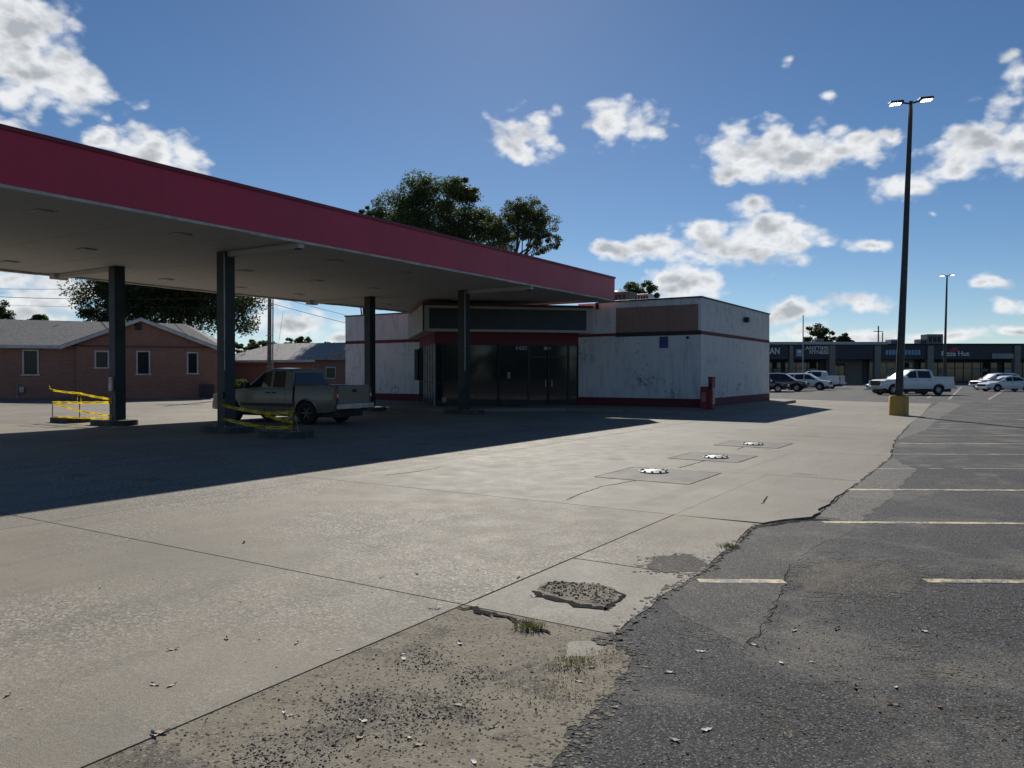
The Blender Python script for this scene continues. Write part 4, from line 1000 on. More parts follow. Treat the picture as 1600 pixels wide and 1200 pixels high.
    for poly in P['side_windows']:
        for s in (1, -1):
            n = len(poly); vs = [(x, s * (cw(x, z) + .006), z) for x, z in poly] + [(x, s * (cw(x, z) - .02), z) for x, z in poly]
            MB().add(vs, [tuple(range(n))] + [(i, (i + 1) % n, (i + 1) % n + n, i + n) for i in range(n)]).build('side_window', GLASS_CAR, cabin)
    for nm, (xa, za, xb_, zb_) in (('windshield', P['ws']), ('rear_window', P['rw'])):
        d = Vector((xb_ - xa, 0, zb_ - za)).normalized(); nrm = Vector((d.z, 0, -d.x)); nrm = nrm if (nrm.x > 0) == (nm == 'windshield') else -nrm
        o = nrm * .012; ya, yb = cw(xa, za) - .10, cw(xb_, zb_) - .13
        vs = [Vector((xa, ya, za)) + o, Vector((xa, -ya, za)) + o, Vector((xb_, -yb, zb_ )) + o, Vector((xb_, yb, zb_)) + o]
        vs[2].z += .0; vs += [v - nrm * .03 for v in vs]
        MB().add(vs, [(0, 1, 2, 3), (0, 4, 5, 1), (1, 5, 6, 2), (2, 6, 7, 3), (3, 7, 4, 0)]).build(nm, GLASS_CAR, cabin)
    # front
    gx = fx - .03
    MB().box(gx - .12, gx + .035, -Wd * .62, Wd * .62, P['grz'][0], P['grz'][1]).build('grille', P.get('grille', PLASTIC), t, False, .03)
    for s in (1, -1):
        y = s * Wd * .76
        MB().box(gx - .26, gx + .0, y - .17, y + .15, P['grz'][1] - .20, P['grz'][1] - .02).build('headlight', LAMP_CLEAR, t, False, .03)
        mx = P['mirror']
        mr = MB().box(mx - .07, mx + .07, s * (Wd + .04) if s > 0 else -Wd - .24, s * (Wd + .04) + (.20 if s > 0 else .0), belt + .0, belt + .19).build('wing_mirror', P.get('mirror_paint', PLASTIC), t, False, .03)
        MB().box(mx - .03, mx + .03, min(s * (Wd - .12), s * (Wd + .06)), max(s * (Wd - .12), s * (Wd + .06)), belt + .03, belt + .08).build('mirror_arm', PLASTIC, mr)
    MB().box(fx - .16, fx + .05, -Wd + .10, Wd - .10, P['bz'][0], P['bz'][1]).build('front_bumper', CHROME if P.get('chrome') else P.get('bump', paint), t, False, .04)
    for x, za in P['seams']:
        for s in (1, -1):
            m = MB(); zs = [zb + .06 + (belt - zb - .08) * k / 6 for k in range(7)]
            vs = []
            for z in zs: vs += [(x - .006, s * (wz(x, z) + .003), z), (x + .006, s * (wz(x, z) + .003), z)]
            m.add(vs, [(2 * i, 2 * i + 1, 2 * i + 3, 2 * i + 2) for i in range(6)]); m.build('door_seam', PLASTIC, t)
    for x in P['handles']:
        for s in (1, -1): MB().box(x - .09, x + .09, s * (wz(x, belt - .14)) - .02, s * (wz(x, belt - .14)) + .02, belt - .16, belt - .115).build('door_handle', P.get('handle_mat', PLASTIC), t, False, .008)
    if P.get('rub'):
        for s in (1, -1):
            for (xa, xb_) in P['rub']:
                MB().box(xa, xb_, s * wz((xa + xb_) / 2, .62) - .012, s * wz((xa + xb_) / 2, .62) + .014, .57, .68).build('rubbing_strip', PLASTIC, t, False, .005)
    return t
TUNDRA = dict(L=5.54, W=1.91, H=1.82, axf=1.83, axr=-1.43, wr=.375, sill=.40, belt=1.16, taper=.09, ov=.10, paint=carpaint('faded_gold_beige_paint', (.165, .148, .115), .35, .42), rim=RIM_DARK, chrome=True,
    top=[(-2.77, 1.0), (-2.6, 1.19), (-.9, 1.19), (1.15, 1.17), (1.3, 1.14), (2.35, 1.06), (2.66, .96), (2.77, .70)], bed=(-2.6, -.88, 1.255, False),
    cab=[(-.88, 1.16), (-.84, 1.2), (-.74, 1.74), (-.60, 1.80), (.1, 1.82), (.42, 1.76), (1.2, 1.16)], cabw=.17,
    side_windows=[[(1.02, 1.2), (.46, 1.68), (.12, 1.73), (.10, 1.2)], [(-.02, 1.2), (0.0, 1.73), (-.48, 1.72), (-.52, 1.2)]],
    ws=(1.12, 1.21, .48, 1.70), rw=(-.845, 1.24, -.755, 1.68), grz=(.66, .98), bz=(.42, .66), mirror=.95, seams=[(1.1, 0), (.04, 0), (-.58, 0)], handles=[.18, -.1], rub=[(-.85, 1.38)])
a = R(26); fwd = Vector((-math.cos(a), math.sin(a))); left = Vector((-fwd.y, fwd.x))
rear_left = Vector((-5.45, 24.25)); ctr = rear_left + fwd * 2.77 - left * .95
vehicle('parked_pickup', 'old beige extended-cab pickup parked in the shade under the canopy', 'pickup truck', (ctr.x, ctr.y, .006), math.atan2(fwd.y, fwd.x), TUNDRA)

WHITEP = carpaint('white_car_paint', (.74, .74, .73), 0, .3); SILV = carpaint('silver_car_paint', (.5, .51, .52), .4, .3); DARKR = carpaint('dark_maroon_paint', (.05, .02, .022), .2, .3); BLKP = carpaint('black_car_paint', (.014, .015, .017), .1, .3)
F150 = dict(L=6.15, W=2.03, H=1.96, axf=2.12, axr=-1.56, wr=.41, sill=.48, belt=1.28, taper=.07, ov=.1, paint=WHITEP, rim=RIM, bump=CHROME,
    top=[(-3.07, 1.1), (-2.85, 1.30), (-1.25, 1.30), (1.45, 1.27), (1.6, 1.25), (2.7, 1.18), (2.95, 1.06), (3.07, .75)], bed=(-2.88, -1.22, 1.40, True),
    cab=[(-1.22, 1.28), (-1.19, 1.32), (-1.08, 1.86), (-.92, 1.94), (.2, 1.96), (.62, 1.89), (1.5, 1.28)], cabw=.15,
    side_windows=[[(1.28, 1.32), (.68, 1.81), (.24, 1.87), (.22, 1.32)], [(.12, 1.32), (.14, 1.87), (-.86, 1.86), (-.95, 1.32)]],
    ws=(1.42, 1.33, .68, 1.83), rw=(-1.185, 1.36, -1.095, 1.80), grz=(.72, 1.13), bz=(.46, .70), mirror=1.2, mirror_paint=WHITEP, seams=[(1.35, 0), (.17, 0), (-.95, 0)], handles=[.32, -.75])
SUV = dict(L=4.75, W=1.9, H=1.70, axf=1.42, axr=-1.38, wr=.36, sill=.36, belt=1.06, taper=.13, ov=.12, paint=WHITEP, rim=RIM, lampz=.98, dark_bumper=True, arch=PLASTIC,
    top=[(-2.37, .85), (-2.25, 1.10), (-2.0, 1.08), (1.05, 1.06), (1.2, 1.03), (2.1, .92), (2.3, .78), (2.37, .6)],
    cab=[(-2.28, 1.06), (-2.2, 1.15), (-1.95, 1.58), (-1.7, 1.66), (-.2, 1.70), (.35, 1.64), (1.25, 1.06)], cabw=.20,
    side_windows=[[(1.0, 1.1), (.4, 1.54), (-.02, 1.58), (-.04, 1.1)], [(-.12, 1.1), (-.10, 1.58), (-.98, 1.56), (-1.02, 1.1)], [(-1.12, 1.1), (-1.08, 1.55), (-1.6, 1.5), (-1.85, 1.18)]],
    ws=(1.18, 1.11, .42, 1.59), rw=(-2.18, 1.2, -1.96, 1.55), grz=(.55, .86), bz=(.34, .56), mirror=.88, seams=[(.98, 0), (-.08, 0), (-1.05, 0)], handles=[.1, -.9])
SEDAN = dict(L=4.85, W=1.84, H=1.45, axf=1.42, axr=-1.40, wr=.33, sill=.28, belt=.93, taper=.15, ov=.12, paint=WHITEP, rim=RIM, lampz=.82,
    top=[(-2.42, .72), (-2.3, .97), (-1.7, .99), (-.9, .94), (1.0, .93), (1.2, .90), (2.1, .78), (2.33, .66), (2.42, .5)],
    cab=[(-1.75, .94), (-1.6, 1.0), (-.85, 1.38), (-.3, 1.45), (.15, 1.44), (.45, 1.36), (1.25, .93)], cabw=.24,
    side_windows=[[(.98, .97), (.42, 1.29), (.0, 1.36), (-.02, .97)], [(-.10, .97), (-.08, 1.36), (-.75, 1.31), (-1.3, 1.02)]],
    ws=(1.2, .98, .50, 1.34), rw=(-1.58, 1.03, -.88, 1.36), grz=(.42, .70), bz=(.26, .46), mirror=.85, mirror_paint=WHITEP, seams=[(.98, 0), (-.06, 0), (-1.0, 0)], handles=[.1, -.85])
def at_ground(px, Y): return ((px - 800) / FPX * Y, Y, 0)
vehicle('parked_pickup', 'white crew-cab pickup parked broadside beyond the yellow-based lamp post', 'pickup truck', at_ground(1425, 60.5), R(180 + 6), F150)
vehicle('parked_car', 'white sedan parked broadside in front of the pizza shop', 'car', at_ground(1572, 72), R(180 + 3), SEDAN)
d = dict(SUV); d['paint'] = SILV
vehicle('parked_car', 'silver wagon parked just behind the white sedan', 'car', at_ground(1556, 80), R(180 + 4), d)
d = dict(SEDAN)
vehicle('parked_car', 'white car mostly hidden behind the white crew-cab pickup', 'car', at_ground(1401, 66), R(180 + 6), d)
d = dict(SUV); d['paint'] = DARKR
vehicle('parked_suv', 'dark maroon car parked beside the far corner of the white store', 'car', at_ground(1222, 73), R(-28), d)
vehicle('parked_suv', 'white crossover parked between the maroon car and the fitness club', 'car', at_ground(1260, 79), R(-32), SUV)
d = dict(F150); d['paint'] = WHITEP
vehicle('parked_suv', 'white pickup parked behind the white crossover by the fitness club', 'pickup truck', at_ground(1274, 87), R(142), d)
d = dict(SEDAN); d['paint'] = BLKP
vehicle('parked_car', 'black car barely showing past the far corner of the store', 'car', at_ground(1190, 70), R(-20), d)

# ------------------------------------------------------------------ strip mall
MY = 119.0; mall = thing('strip_mall', 'long low strip mall with dark blue fascia and beige stone piers', 'building', (0, MY, 0), 0)
def mx(px): return (px - 800) / FPX * MY
def mz(py): return EYE + (HOR - py) / FPX * MY
MH = mz(538)
x0, x1 = mx(1150), mx(1760)
MB().box(x0, x1, 3.6, 30, 0, MH - .15).build('main_block', MALL_WALL, mall)
MB().box(x0, x1, -2.2, 3.58, 0, .16).build('walkway', CONC_WALK, mall)
MB().box(x0, x1, -.2, 3.6, mz(561) + .02, mz(561) + .14).build('walk_ceiling', MALL_WALL, mall)
piers = [1234, 1297.5, 1368, 1450, 1585, 1668]
for p in piers: MB().box(mx(p) - (.28 if p == 1234 else .45), mx(p) + (.28 if p == 1234 else .45), -.75, .1, .16, mz(540)).build('stone_pier', STONE, mall)
edges = [1150] + piers + [1760]
for i in range(len(edges) - 1):
    a0, a1 = mx(edges[i]) + .47, mx(edges[i + 1]) - .47
    MB().box(a0, a1, -.5, -.2, mz(561.5), mz(539.5)).build('fascia_panel', NAVY, mall)
MB().box(x0, mx(1382), -1.0, 6, mz(539) + .02, mz(535) + .05).build('roof_edge', MALL_ROOF, mall, False, .03)
MB().box(mx(1382) + .01, x1, -.72, 6, mz(539) + .02, mz(537)).build('roof_edge', NAVY, mall, False, .03)
# shopfronts: frames and panes between the piers
bays = [(1205, 1232), (1238, 1292), (1304, 1362), (1374, 1444), (1456, 1580), (1590, 1664)]
rr = random.Random(9)
for bi, (p0, p1) in enumerate(bays):
    b0, b1 = mx(p0), mx(p1); n = max(2, int((b1 - b0) / 1.35)); wd = (b1 - b0) / n
    if bi == 2:
        MB().box(b0, b1, 3.3, 3.595, .16, 3.9).build('stucco_front', STONE, mall)
        d_ = MB().box(mx(1313), mx(1334), 3.1, 3.298, .16, 3.3).build('recessed_door', BLACK, mall)
        MB().box(mx(1315), mx(1323), 3.07, 3.098, .3, 2.9).build('pane', SHOPGLASS, d_); MB().box(mx(1324), mx(1332), 3.07, 3.098, .3, 2.9).build('pane', SHOPGLASS, d_)
        continue
    fr = MB(); fr.box(b0, b1, 3.3, 3.42, .16, .5); fr.box(b0, b1, 3.3, 3.42, 3.4, 3.9); fr.box(b0, b1, 3.3, 3.42, 2.5, 2.6)
    for k in range(n + 1): fr.box(b0 + k * wd - .05, b0 + k * wd + .05, 3.28, 3.44, .16, 3.9)
    sf = fr.build('shopfront_frame', BLACK if bi != 3 else GREY_L, mall)
    for k in range(n):
        MB().box(b0 + k * wd + .05, b0 + (k + 1) * wd - .05, 3.34, 3.37, .5, 2.5).build('pane', SHOPGLASS, sf); MB().box(b0 + k * wd + .05, b0 + (k + 1) * wd - .05, 3.34, 3.37, 2.6, 3.4).build('pane', SHOPGLASS, sf)
        if rr.random() < .55: MB().box(b0 + k * wd + .15, b0 + (k + 1) * wd - .15, 3.31, 3.33, 1.9 + rr.uniform(-.6, .2), 2.45).build('window_poster', rr.choice([GREY_L, STONE, MALL_ROOF]), sf)
def mtxt(body, pxc, pyc, hpx, mt, nm='sign_lettering', sx=1.0, align='CENTER'):
    return text(body, hpx / FPX * MY * 1.38, mt, mall, (mx(pxc), -.54, mz(pyc)), (R(90), 0, 0), nm, .03, align, sx)
mtxt('MEXICAN', 1216.5, 549, 10, WHITE_L, sx=.78, align='RIGHT')
mtxt('ANYTIME\nFITNESS', 1292.5, 547.5, 5.6, WHITE_L, sx=1.12, align='RIGHT')
m = MB(); m.box(mx(1242), mx(1251), -.56, -.502, mz(557), mz(546)); m.build('club_logo', PURPLE, mall); MB().box(mx(1243.5), mx(1249), -.58, -.562, mz(551), mz(547.5)).build('logo_mark', WHITE_L, mall)
for k in range(11): MB().box(mx(1381 + k * 5.0), mx(1384.6 + k * 5.0), -.56, -.502, mz(554.5), mz(547)).build('sign_letter_block', SKYBLUE, mall)
mtxt('Pizza Hut', 1489, 553, 7.4, WHITE_L, sx=1.12)
m = MB(); m.xprism([(mx(1479), mz(549.5)), (mx(1484), mz(545.5)), (mx(1485.5), mz(543.5)), (mx(1490.5), mz(543.5)), (mx(1492), mz(545.5)), (mx(1498), mz(549.5))], -.56, -.502); m.build('roof_logo', HUT_RED, mall)
MB().box(mx(1546), mx(1580), -.6, -.502, mz(560.5), mz(552.5)).build('light_box_sign', GREY_L, mall, False, .03)
mc = []
def roof_box(nm, lab, p0, p1, ytop, mt, dy=6):
    t = thing(nm, lab, 'roof unit', (mx((p0 + p1) / 2), MY + dy, MH - .16)); h = mz(ytop) - MH + .16 + .25; w = (mx(p1) - mx(p0)) / 2 * 1.05
    MB().box(-w, w, -1, 1, .1, h).build('cabinet', mt, t, False, .04)
    for s in (-.7, .7): MB().box(-w * .9, w * .9, s - .08, s + .08, 0, .1).build('skid', STEEL, t)
    for k in range(3): MB().box(-w * .8 + k * w * .55, -w * .8 + k * w * .55 + w * .4, -1.03, -1.002, h * .35, h * .8).build('louvre', BLACK, t)
RU = metal('grey_roof_unit', (.22, .21, .2), .6)
roof_box('rooftop_unit', 'large grey rooftop unit above the pizza shop sign', 1476, 1501, 522, RU)
roof_box('rooftop_unit', 'low grey rooftop unit adjoining the large one over the pizza shop', 1465, 1475, 530, RU)
roof_box('rooftop_unit', 'small grey rooftop unit above the light blue shop sign', 1417, 1429, 530.5, MALL_ROOF)
roof_box('rooftop_unit', 'dark rooftop box beside the tree behind the fitness club', 1327, 1340, 526, RU, 14)
def vpole(nm, lab, px, Y, ztop, r, cross=True):
    t = thing(nm, lab, 'pole', at_ground(px, Y)); t.location.z = -.06
    MB().tube([(0, 0, 0), (0, 0, ztop)], [r, r * .7], 10).build('shaft', WOOD if cross else STEEL, t, True)
    if cross: MB().box(-1.1, 1.1, -.06, .06, ztop - 1.3, ztop - 1.15).build('crossarm', WOOD, t)
def zat(py, Y): return EYE + (HOR - py) / FPX * Y
vpole('flag_pole', 'thin pale pole rising in front of the fitness club sign', 1254.5, 112, zat(492, 112), .10, False)
vpole('utility_pole', 'tall wooden utility pole behind the strip mall roof', 1372, 175, zat(509, 175), .2)
vpole('utility_pole', 'short wooden utility pole beside the tall one behind the mall', 1378.5, 178, zat(519, 178), .18, False)

# ------------------------------------------------------------------ brick house on the left
HPH = R(25); H0 = Vector((-27.9, 49.4)); hd = Vector((math.cos(HPH), math.sin(HPH)))
hs = thing('brick_house', 'long red brick house with a grey shingle roof and front gable', 'house', (H0.x, H0.y, 0), HPH)
def hx(px): k = (px - 800) / FPX; return (k * H0.y - H0.x) / (hd.x - k * hd.y)
def hz(px, py): x = hx(px); return EYE + (HOR - py) / FPX * (H0.y + x * hd.y)
EZ = 3.42; RZ = 5.3; gl, gr, gp = -.9, 8.75, 3.75
MB().box(-26, gr, .3, 9.2, -.05, EZ).build('main_wall', BRICK, hs)
MB().xprism([(0, -.05), (gr - .02, -.05), (gr - .02, EZ - .02), (gp, RZ - .12), (0, EZ + .15)], 0, .29).build('gable_wall', BRICK, hs)
MB().box(gr + .001, 9.5, 1.8, 9.2, -.05, EZ - .1).build('side_wall', BRICK, hs)
# main roof: ridge along x with a hip at the right end
rf = MB(); ym = 4.7; ov = .5
rf.add([(-27, .3 - ov, EZ), (8.9, .3 - ov, EZ), (10.1, .3 - ov + 1.5, EZ - .1), (10.1, 9.2 + ov, EZ - .1), (-27, 9.2 + ov, EZ), (-27, ym, RZ), (6.6, ym, RZ)], [(0, 1, 6, 5), (1, 2, 6), (2, 3, 6), (3, 4, 5, 6), (4, 0, 5), (0, 4, 3, 2, 1)])
mr = rf.build('roof', SHINGLE, hs)
MB().box(-27, -.95, .3 - ov - .04, .3 - ov - .002, EZ - .18, EZ + .03).build('eave_board', EAVE, mr)
g = MB(); t_ = .12
for (xa, za, xb_, zb_) in ((gl, EZ + .02, gp, RZ + .06), (gp, RZ + .06, gr + .5, EZ - .22)):
    g.add([(xa, -.45, za), (xb_, -.45, zb_), (xb_, ym, zb_), (xa, ym, za), (xa, -.45, za - t_), (xb_, -.45, zb_ - t_), (xb_, ym, zb_ - t_), (xa, ym, za - t_)], [(0, 1, 2, 3), (4, 7, 6, 5), (0, 4, 5, 1), (1, 5, 6, 2), (2, 6, 7, 3), (3, 7, 4, 0)])
gr_ = g.build('gable_roof', SHINGLE, hs)
for (xa, za, xb_, zb_) in ((gl, EZ + .0, gp, RZ + .04), (gp, RZ + .04, gr + .5, EZ - .24)):
    MB().xprism([(xa, za - .24), (xb_, zb_ - .24), (xb_, zb_ - .02), (xa, za - .02)], -.49, -.452).build('barge_board', EAVE, gr_)
MB().box(hx(211), hx(222), -.03, -.002, hz(216, 516), hz(216, 506)).build('gable_vent', BLACK, hs)
for (p0, p1, q0, q1) in ((34, 60, 546, 587), (148, 171, 548, 576), (213, 235, 548, 586), (292, 310, 550, 585)):
    c = (p0 + p1) / 2; a0, a1, b0, b1 = hx(p0), hx(p1), hz(c, q1), hz(c, q0); yy = .3 if p0 < 100 else 0
    f = MB(); fw_ = .09
    f.box(a0, a1, yy - .06, yy - .001, b1 - fw_, b1); f.box(a0 - .06, a1 + .06, yy - .10, yy - .001, b0, b0 + fw_); f.box(a0, a0 + fw_, yy - .06, yy - .001, b0 + fw_, b1 - fw_); f.box(a1 - fw_, a1, yy - .06, yy - .001, b0 + fw_, b1 - fw_)
    w_ = f.build('window', FRAME_W, hs); MB().box(a0 + fw_ + .002, a1 - fw_ - .002, yy - .03, yy - .002, b0 + fw_ + .002, b1 - fw_ - .002).build('pane', GLASS_H, w_)
    nb = 5
    for k in range(nb): MB().box(a0 + fw_ + (k + .5) * (a1 - a0 - 2 * fw_) / nb - .012, a0 + fw_ + (k + .5) * (a1 - a0 - 2 * fw_) / nb + .012, yy - .055, yy - .035, b0 + fw_, b1 - fw_).build('security_bar', BLACK, w_)
MB().box(hx(29), hx(37), .1, .298, hz(33, 614), hz(33, 604)).build('meter_box', STEEL, hs, False, .02)
MB().tube([(hx(26), .2, .1), (hx(26), .2, hz(26, 600))], .03).build('pipe', STEEL, hs)
acn = thing('condenser_unit', 'dark air-conditioning condenser at the foot of the brick gable', 'air conditioner', (*(H0 + hd * hx(322) + Vector((hd.y, -hd.x)) * .7), -.05), HPH)
MB().box(-.45, .45, -.45, .45, .08, 1.0).build('cabinet', metal('dark_condenser', (.05, .05, .055), .6), acn, False, .04); MB().box(-.5, .5, -.5, .5, 0, .08).build('pad', CONC_PAD, acn)
for k in range(6): MB().box(-.38, .38, -.47, -.452, .2 + k * .12, .26 + k * .12).build('louvre', BLACK, acn)
# kerb along the lot in front of the house
ka, kb = Vector((-34, 45.0)), Vector((-21.5, 55.0)); kd = (kb - ka).normalized(); kn = Vector((-kd.y, kd.x))
nk = 14
kerb = thing('kerb', None, None); kerb['kind'] = 'structure'
for i in range(-10, nk):
    p = ka + kd * i * 1.15; q = p + kd * 1.14
    MB().prism([tuple(p), tuple(q), tuple(q + kn * .16), tuple(p + kn * .16)], -.05, .15).build('kerb_stone', CONC_PAD, kerb)

# second brick house
h2 = thing('brick_house', 'small brick house with pale sunlit shingle roof behind the pickup', 'house', ((492 - 800) / FPX * 60, 60, -.05), R(0))
dA = Vector((-.93, .36)); dB = Vector((.62, .78)); LA, LB = 9.5, 9.0
C0 = Vector((0, 0)); Aend = dA * LA; Bend = dB * LB; Ce = Aend + Bend
e2, r2 = 2.9, 4.3
MB().prism([(0, 0), tuple(Bend), tuple(Ce), tuple(Aend)], 0, e2).build('wall', BRICK, h2)
mB = dB * LB * .5
MB().add([(0, 0, e2), (*Bend, e2), (*mB, r2 - .05), (*(dA * .2), e2), (*(Bend + dA * .2), e2), (*(mB + dA * .2), r2 - .05)], [(0, 1, 2), (3, 5, 4), (0, 2, 5, 3), (1, 4, 5, 2), (0, 3, 4, 1)]).build('gable_wall', BRICK, h2)
o = .45; e0 = -dB * o - dA * o; e1 = -dB * o + dA * (LA + o); rg0 = mB - dA * o; rg1 = mB + dA * (LA + o - 1.5); e3 = dB * (LB + o) - dA * o; e4 = dB * (LB + o) + dA * (LA + o)
m = MB(); zl = e2 - .12
m.add([(*e0, zl), (*e1, zl), (*rg1, r2), (*rg0, r2), (*e3, zl), (*e4, zl)], [(0, 3, 2, 1), (3, 4, 5, 2), (1, 2, 5), (0, 1, 5, 4), (0, 4, 3)])
r2o = m.build('roof', SHINGLE2, h2)
MB().prism([tuple(e0 - dB * .03), tuple(e1 - dB * .03), tuple(e1), tuple(e0)], zl - .18, zl + .01).build('eave_board', EAVE, r2o)
m = MB(); w0_ = dB * 1.0; nB = Vector((dB.y, -dB.x))
wd2 = [tuple(dB * 1.0 + nB * .04), tuple(dB * 2.0 + nB * .04), tuple(dB * 2.0), tuple(dB * 1.0)]
w_ = MB().prism(wd2, 1.3, 2.25).build('window', FRAME_W, h2)
MB().prism([tuple(dB * 1.08 + nB * .06), tuple(dB * 1.92 + nB * .06), tuple(dB * 1.92 + nB * .041), tuple(dB * 1.08 + nB * .041)], 1.38, 2.17).build('pane', GLASS_H, w_)
# grey garage and shrub between the houses
gg = thing('grey_garage', 'low grey garage between the two brick houses', 'garage', ((388 - 800) / FPX * 72, 72, -.05), R(10))
MB().box(-3.0, 3.4, 0, 6, 0, 2.9).build('wall', wall_mat('grey_siding', (.28, .28, .28), (.18, .18, .18), .4), gg)
MB().box(-3.4, 3.8, -.5, 6.5, 2.9, 3.15).build('roof', SHINGLE, gg)
MB().box(-1.4, .9, -.05, -.002, .05, 2.3).build('garage_door', plain('pale_garage_door', (.4, .4, .4), .6), gg)
for k in range(4): MB().box(-1.36, .86, -.07, -.052, .1 + k * .56, .58 + k * .56).build('door_panel', plain('pale_garage_panel', (.42, .42, .42), .6), gg)
MB().box(1.2, 1.4, -.08, -.002, 0, 2.9).build('corner_post', WOOD, gg)

# ------------------------------------------------------------------ utility pole and cables
up = thing('utility_pole', 'weathered wooden utility pole with conduit between the brick houses', 'pole', (*at_ground(420.5, 57)[:2], -.05))
MB().tube([(0, 0, 0), (.1, 0, 11)], [.17, .12], 12).build('shaft', WOOD, up, True)
MB().tube([(.26, -.05, 0), (.34, -.05, 9)], .05, 8).build('conduit', STEEL, up, True)
for z in (2.2, 4.5, 6.5): MB().box(-.16, .38, -.2, -.12, z, z + .05).build('clamp', STEEL, up)
MB().box(-1.2, 1.2, -.2, -.08, 9.6, 9.75).build('crossarm', WOOD, up)
for s in (-1.0, -.4, .5, 1.0): MB().lathe([(.04, 9.75), (.06, 9.8), (.03, 9.9)], 8, c=(s, -.14, 0)).build('insulator', STEEL, up)
ux, uy = at_ground(420.5, 57)[:2]
def cable(label, p, q, sag, r=.016):
    P = [Vector(p).lerp(Vector(q), t / 16) - Vector((0, 0, sag * 4 * (t / 16) * (1 - t / 16))) for t in range(17)]
    tag(MB().tube(P, r, 6).build('power_cable', WIRE, None, True), label, 'cable', 'overhead cables')
cable('upper overhead cable running from the wooden pole over the brick house', (ux, uy - .14, 8.6), AT(-60, 450, 62), .35)
cable('lower overhead cable running from the wooden pole over the brick house', (ux, uy - .14, 7.4), AT(-60, 461, 60), .3, .022)
cable('faint third overhead cable over the brick house roof', (ux, uy - .14, 6.6), AT(-60, 474, 63), .2, .010)
cable('upper overhead cable from the wooden pole toward the store', (ux, uy - .14, 7.5), AT(600, 506, 80), .1)
cable('lower overhead cable from the wooden pole toward the store', (ux, uy - .14, 6.9), AT(600, 518, 80), .1, .02)
cable('thin drop cable falling from the overhead lines to the small brick house', AT(443, 486, 58), AT(432, 556, 60), .12, .010)

# ------------------------------------------------------------------ trees
def tree(name, label, loc, h, blobs, leafm, nclump, nleaf, ls, seed, trunk_r=.3, fork=.45, cs=.28, thin=1.0, group=None, branches=12):
    """blobs: (x, y, z, rx, ry, rz) ellipsoids relative to the base"""
    r = np.random.default_rng(seed); t = thing(name, label, 'tree', loc, 0, group)
    vol = np.array([b[3] * b[4] * b[5] for b in blobs]); vol = vol / vol.sum(); cl = []
    for b, v in zip(blobs, vol):
        k = max(3, int(nclump * v))
        d = r.normal(size=(k, 3)); d /= np.linalg.norm(d, axis=1)[:, None]; q = r.random(k)[:, None] ** .38
        cl.append((np.array(b[:3]) + d * q * np.array(b[3:6]), np.full(k, min(b[3:6]))))
    C = np.vstack([c[0] for c in cl]); S = np.concatenate([c[1] for c in cl]) * cs * r.uniform(.6, 1.35, len(C))
    m = MB()
    m.tube([(0, 0, 0), (r.uniform(-.2, .2), 0, h * fork * .5), (r.uniform(-.3, .3), 0, h * fork)], [trunk_r, trunk_r * .8, trunk_r * .65], 10)
    tr = m.build('trunk', BARK, t, True)
    top = Vector((0, 0, h * fork * .95))
    idx = r.permutation(len(C))[:branches]
    for i in idx:
        c = Vector(C[i]); st = Vector((0, 0, h * fork * r.uniform(.6, .98)))
        mid = st.lerp(c, .5) + Vector((*r.normal(size=2) * .25, -.25 - .04 * (c - st).length))
        br = MB().tube([st, st.lerp(mid, .6), mid, mid.lerp(c, .6) + Vector((0, 0, .1)), c], [trunk_r * .42, trunk_r * .34, trunk_r * .25, trunk_r * .15, .02], 6).build('limb', BARK, t, True)
    n = nleaf; ci = r.integers(0, len(C), n)
    d = r.normal(size=(n, 3)); d /= np.linalg.norm(d, axis=1)[:, None]
    P = C[ci] + d * (r.random(n)[:, None] ** .5) * S[ci][:, None] * np.array([1.15, 1.15, .8]) * 1.5
    a = r.normal(size=(n, 3)); a /= np.linalg.norm(a, axis=1)[:, None]; b = np.cross(a, r.normal(size=(n, 3))); b /= np.linalg.norm(b, axis=1)[:, None]
    s = ls * r.uniform(.5, 1.3, n)[:, None]
    vs = np.stack([P - a * s, P + b * s * .55, P + a * s, P - b * s * .55], 1).reshape(-1, 3)
    me = bpy.data.meshes.new('crown'); me.vertices.add(4 * n); me.vertices.foreach_set('co', vs.astype(np.float32).ravel())
    me.loops.add(4 * n); me.loops.foreach_set('vertex_index', np.arange(4 * n, dtype=np.int32)); me.polygons.add(n)
    me.polygons.foreach_set('loop_start', np.arange(0, 4 * n, 4, dtype=np.int32)); me.update(calc_edges=True); me.validate()
    me.materials.append(leafm); o = bpy.data.objects.new('crown', me); COL.objects.link(o); o.parent = t
    return t
def tpos(px, Y): return ((px - 800) / FPX * Y, Y, -.06)
def tb(px, py, Y, rx, rz, px0, dy=0, ry=None):
    """crown blob given by where it is seen"""
    return ((px - px0) / FPX * Y, dy, EYE + (HOR - py) / FPX * Y + .06, rx / FPX * Y, (ry or rx) / FPX * Y, rz / FPX * Y)
Y = 72
tree('oak_tree', 'big dark live oak spreading behind the long brick house', tpos(262, Y), 13, [tb(170, 455, Y, 50, 38, 262), tb(235, 470, Y, 70, 48, 262, 1), tb(310, 468, Y, 65, 48, 262), tb(372, 490, Y, 38, 36, 262, -1), tb(150, 498, Y, 40, 26, 262), tb(262, 430, Y, 110, 40, 262), tb(380, 458, Y, 30, 24, 262)], LEAF_OAK, 340, 85000, .13, 11, .5, .35, .40, branches=16)
Y = 78
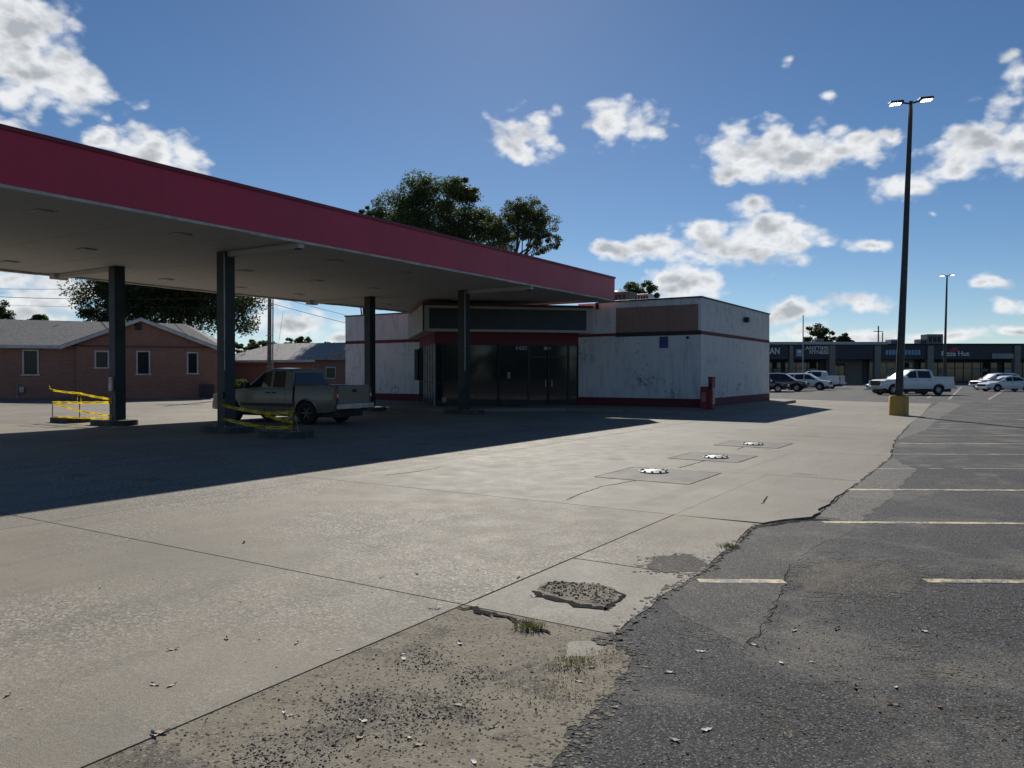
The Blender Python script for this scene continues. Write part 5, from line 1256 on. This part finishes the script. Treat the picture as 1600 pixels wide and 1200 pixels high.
tree('broadleaf_tree', 'tall dense broadleaf tree rising above the middle of the red canopy', tpos(676, Y), 21, [tb(652, 312, Y, 34, 38, 676), tb(612, 340, Y, 34, 34, 676, 1), tb(655, 290, Y, 18, 18, 676), tb(702, 318, Y, 38, 38, 676), tb(736, 312, Y, 22, 30, 676), tb(715, 292, Y, 16, 16, 676), tb(590, 352, Y, 24, 22, 676), tb(760, 345, Y, 24, 32, 676, 1), tb(778, 368, Y, 22, 30, 676, 1), tb(668, 380, Y, 70, 45, 676), tb(735, 380, Y, 34, 44, 676), tb(640, 420, Y, 50, 30, 676)], LEAF_A, 460, 95000, .12, 12, .4, .45, .30, branches=18)
Y = 74
tree('pine_tree', 'tall open-crowned pine beside the broadleaf tree above the canopy end', tpos(806, Y), 19, [tb(815, 330, Y, 34, 22, 806), tb(795, 352, Y, 28, 26, 806, .5), tb(840, 350, Y, 32, 22, 806), tb(858, 378, Y, 24, 16, 806), tb(785, 385, Y, 20, 20, 806), tb(826, 372, Y, 26, 14, 806), tb(848, 398, Y, 16, 8, 806), tb(770, 360, Y, 18, 26, 806)], LEAF_P, 170, 34000, .085, 13, .28, .72, .26, branches=22)
Y = 80
tree('broadleaf_tree', 'slim pointed tree top peeking over the canopy beside the tall tree', tpos(571, Y), 15, [tb(574, 340, Y, 9, 24, 571), tb(556, 348, Y, 7, 20, 571), tb(590, 350, Y, 14, 18, 571), tb(570, 385, Y, 28, 30, 571)], LEAF_A, 70, 12000, .12, 14, .25, .5, .3)
Y = 84
tree('broadleaf_tree', 'rounded green tree peeking over the store parapet by the rooftop unit', tpos(1000, Y), 12, [tb(1000, 452, Y, 22, 14, 1000), tb(985, 462, Y, 22, 18, 1000), tb(1014, 464, Y, 16, 12, 1000), tb(1000, 490, Y, 30, 22, 1000)], LEAF_A, 90, 14000, .13, 15, .28, .45, .3)
Y = 165
tree('broadleaf_tree', 'dark rounded tree rising behind the fitness club roof', tpos(1283, Y), 13, [tb(1272, 522, Y, 16, 14, 1283), tb(1290, 525, Y, 14, 11, 1283), tb(1280, 540, Y, 26, 14, 1283)], LEAF_OAK, 60, 6000, .26, 16, .3, .4, .3)
tree('broadleaf_tree', 'low dark tree beside the rooftop box behind the fitness club', tpos(1316, Y), 9, [tb(1314, 530, Y, 13, 8, 1316), tb(1322, 537, Y, 12, 9, 1316)], LEAF_OAK, 30, 3500, .26, 17, .25, .4, .3)
Y = 150
for k, (px, py, rx, rz, lab) in enumerate([(60, 502, 14, 10, 'small feathery tree top above the brick house ridge'), (2, 490, 12, 20, 'tree at the far end of the brick house roof'), (28, 508, 12, 5, 'low distant bush beyond the brick house roof'), (466, 536, 24, 9, 'low distant tree above the small brick house roof'), (398, 540, 36, 9, 'distant tree line behind the grey garage and wooden pole'), (520, 544, 30, 8, 'far low tree between the small brick house and store')]):
    tree('distant_tree', lab, tpos(px, Y), zat(py - rz, Y), [tb(px, py, Y, rx, rz, px), tb(px + rx * .6, py + rz * .6, Y, rx * .9, rz, px), tb(px - rx * .7, py + rz * .7, Y, rx * .8, rz * .8, px)], LEAF_OAK, 60, 5200, .22, 30 + k, .22, .5, .30, group='distant trees', branches=6)
# a row of trees across the road behind the viewer: they show as a dark band in the store glass
t0 = tree('broadleaf_tree', 'tree of the row across the road, seen only mirrored in the store glass', (14, -30, -.06), 9, [(0, 0, 4.2, 4.6, 2.6, 3.6), (2.5, 0, 2.6, 3, 2.2, 2.2), (-2.5, .5, 2.8, 3, 2.2, 2.2)], LEAF_OAK, 110, 9000, .22, 41, .25, .35, .34, group='trees across the road mirrored in the glass')
for k, x in enumerate((22, 30, 37, 45, 53)):
    c = copy_tree(t0); c.location = (x, -31 + 3 * (k % 2), -.06); c.rotation_euler = (0, 0, k * 1.3)
# shrub by the garage
x, y, _ = at_ground(372, 58)
tree('shrub', 'small leafy shrub beside the garage behind the pickup cab', (x, y, -.06), 2.0, [(0, 0, .7, .8, .7, .6), (.5, 0, .5, .6, .5, .4)], LEAF_A, 24, 1800, .09, 51, .05, .3, .4, branches=4)
print('slabs', n_slab, 'objects', len(bpy.data.objects))
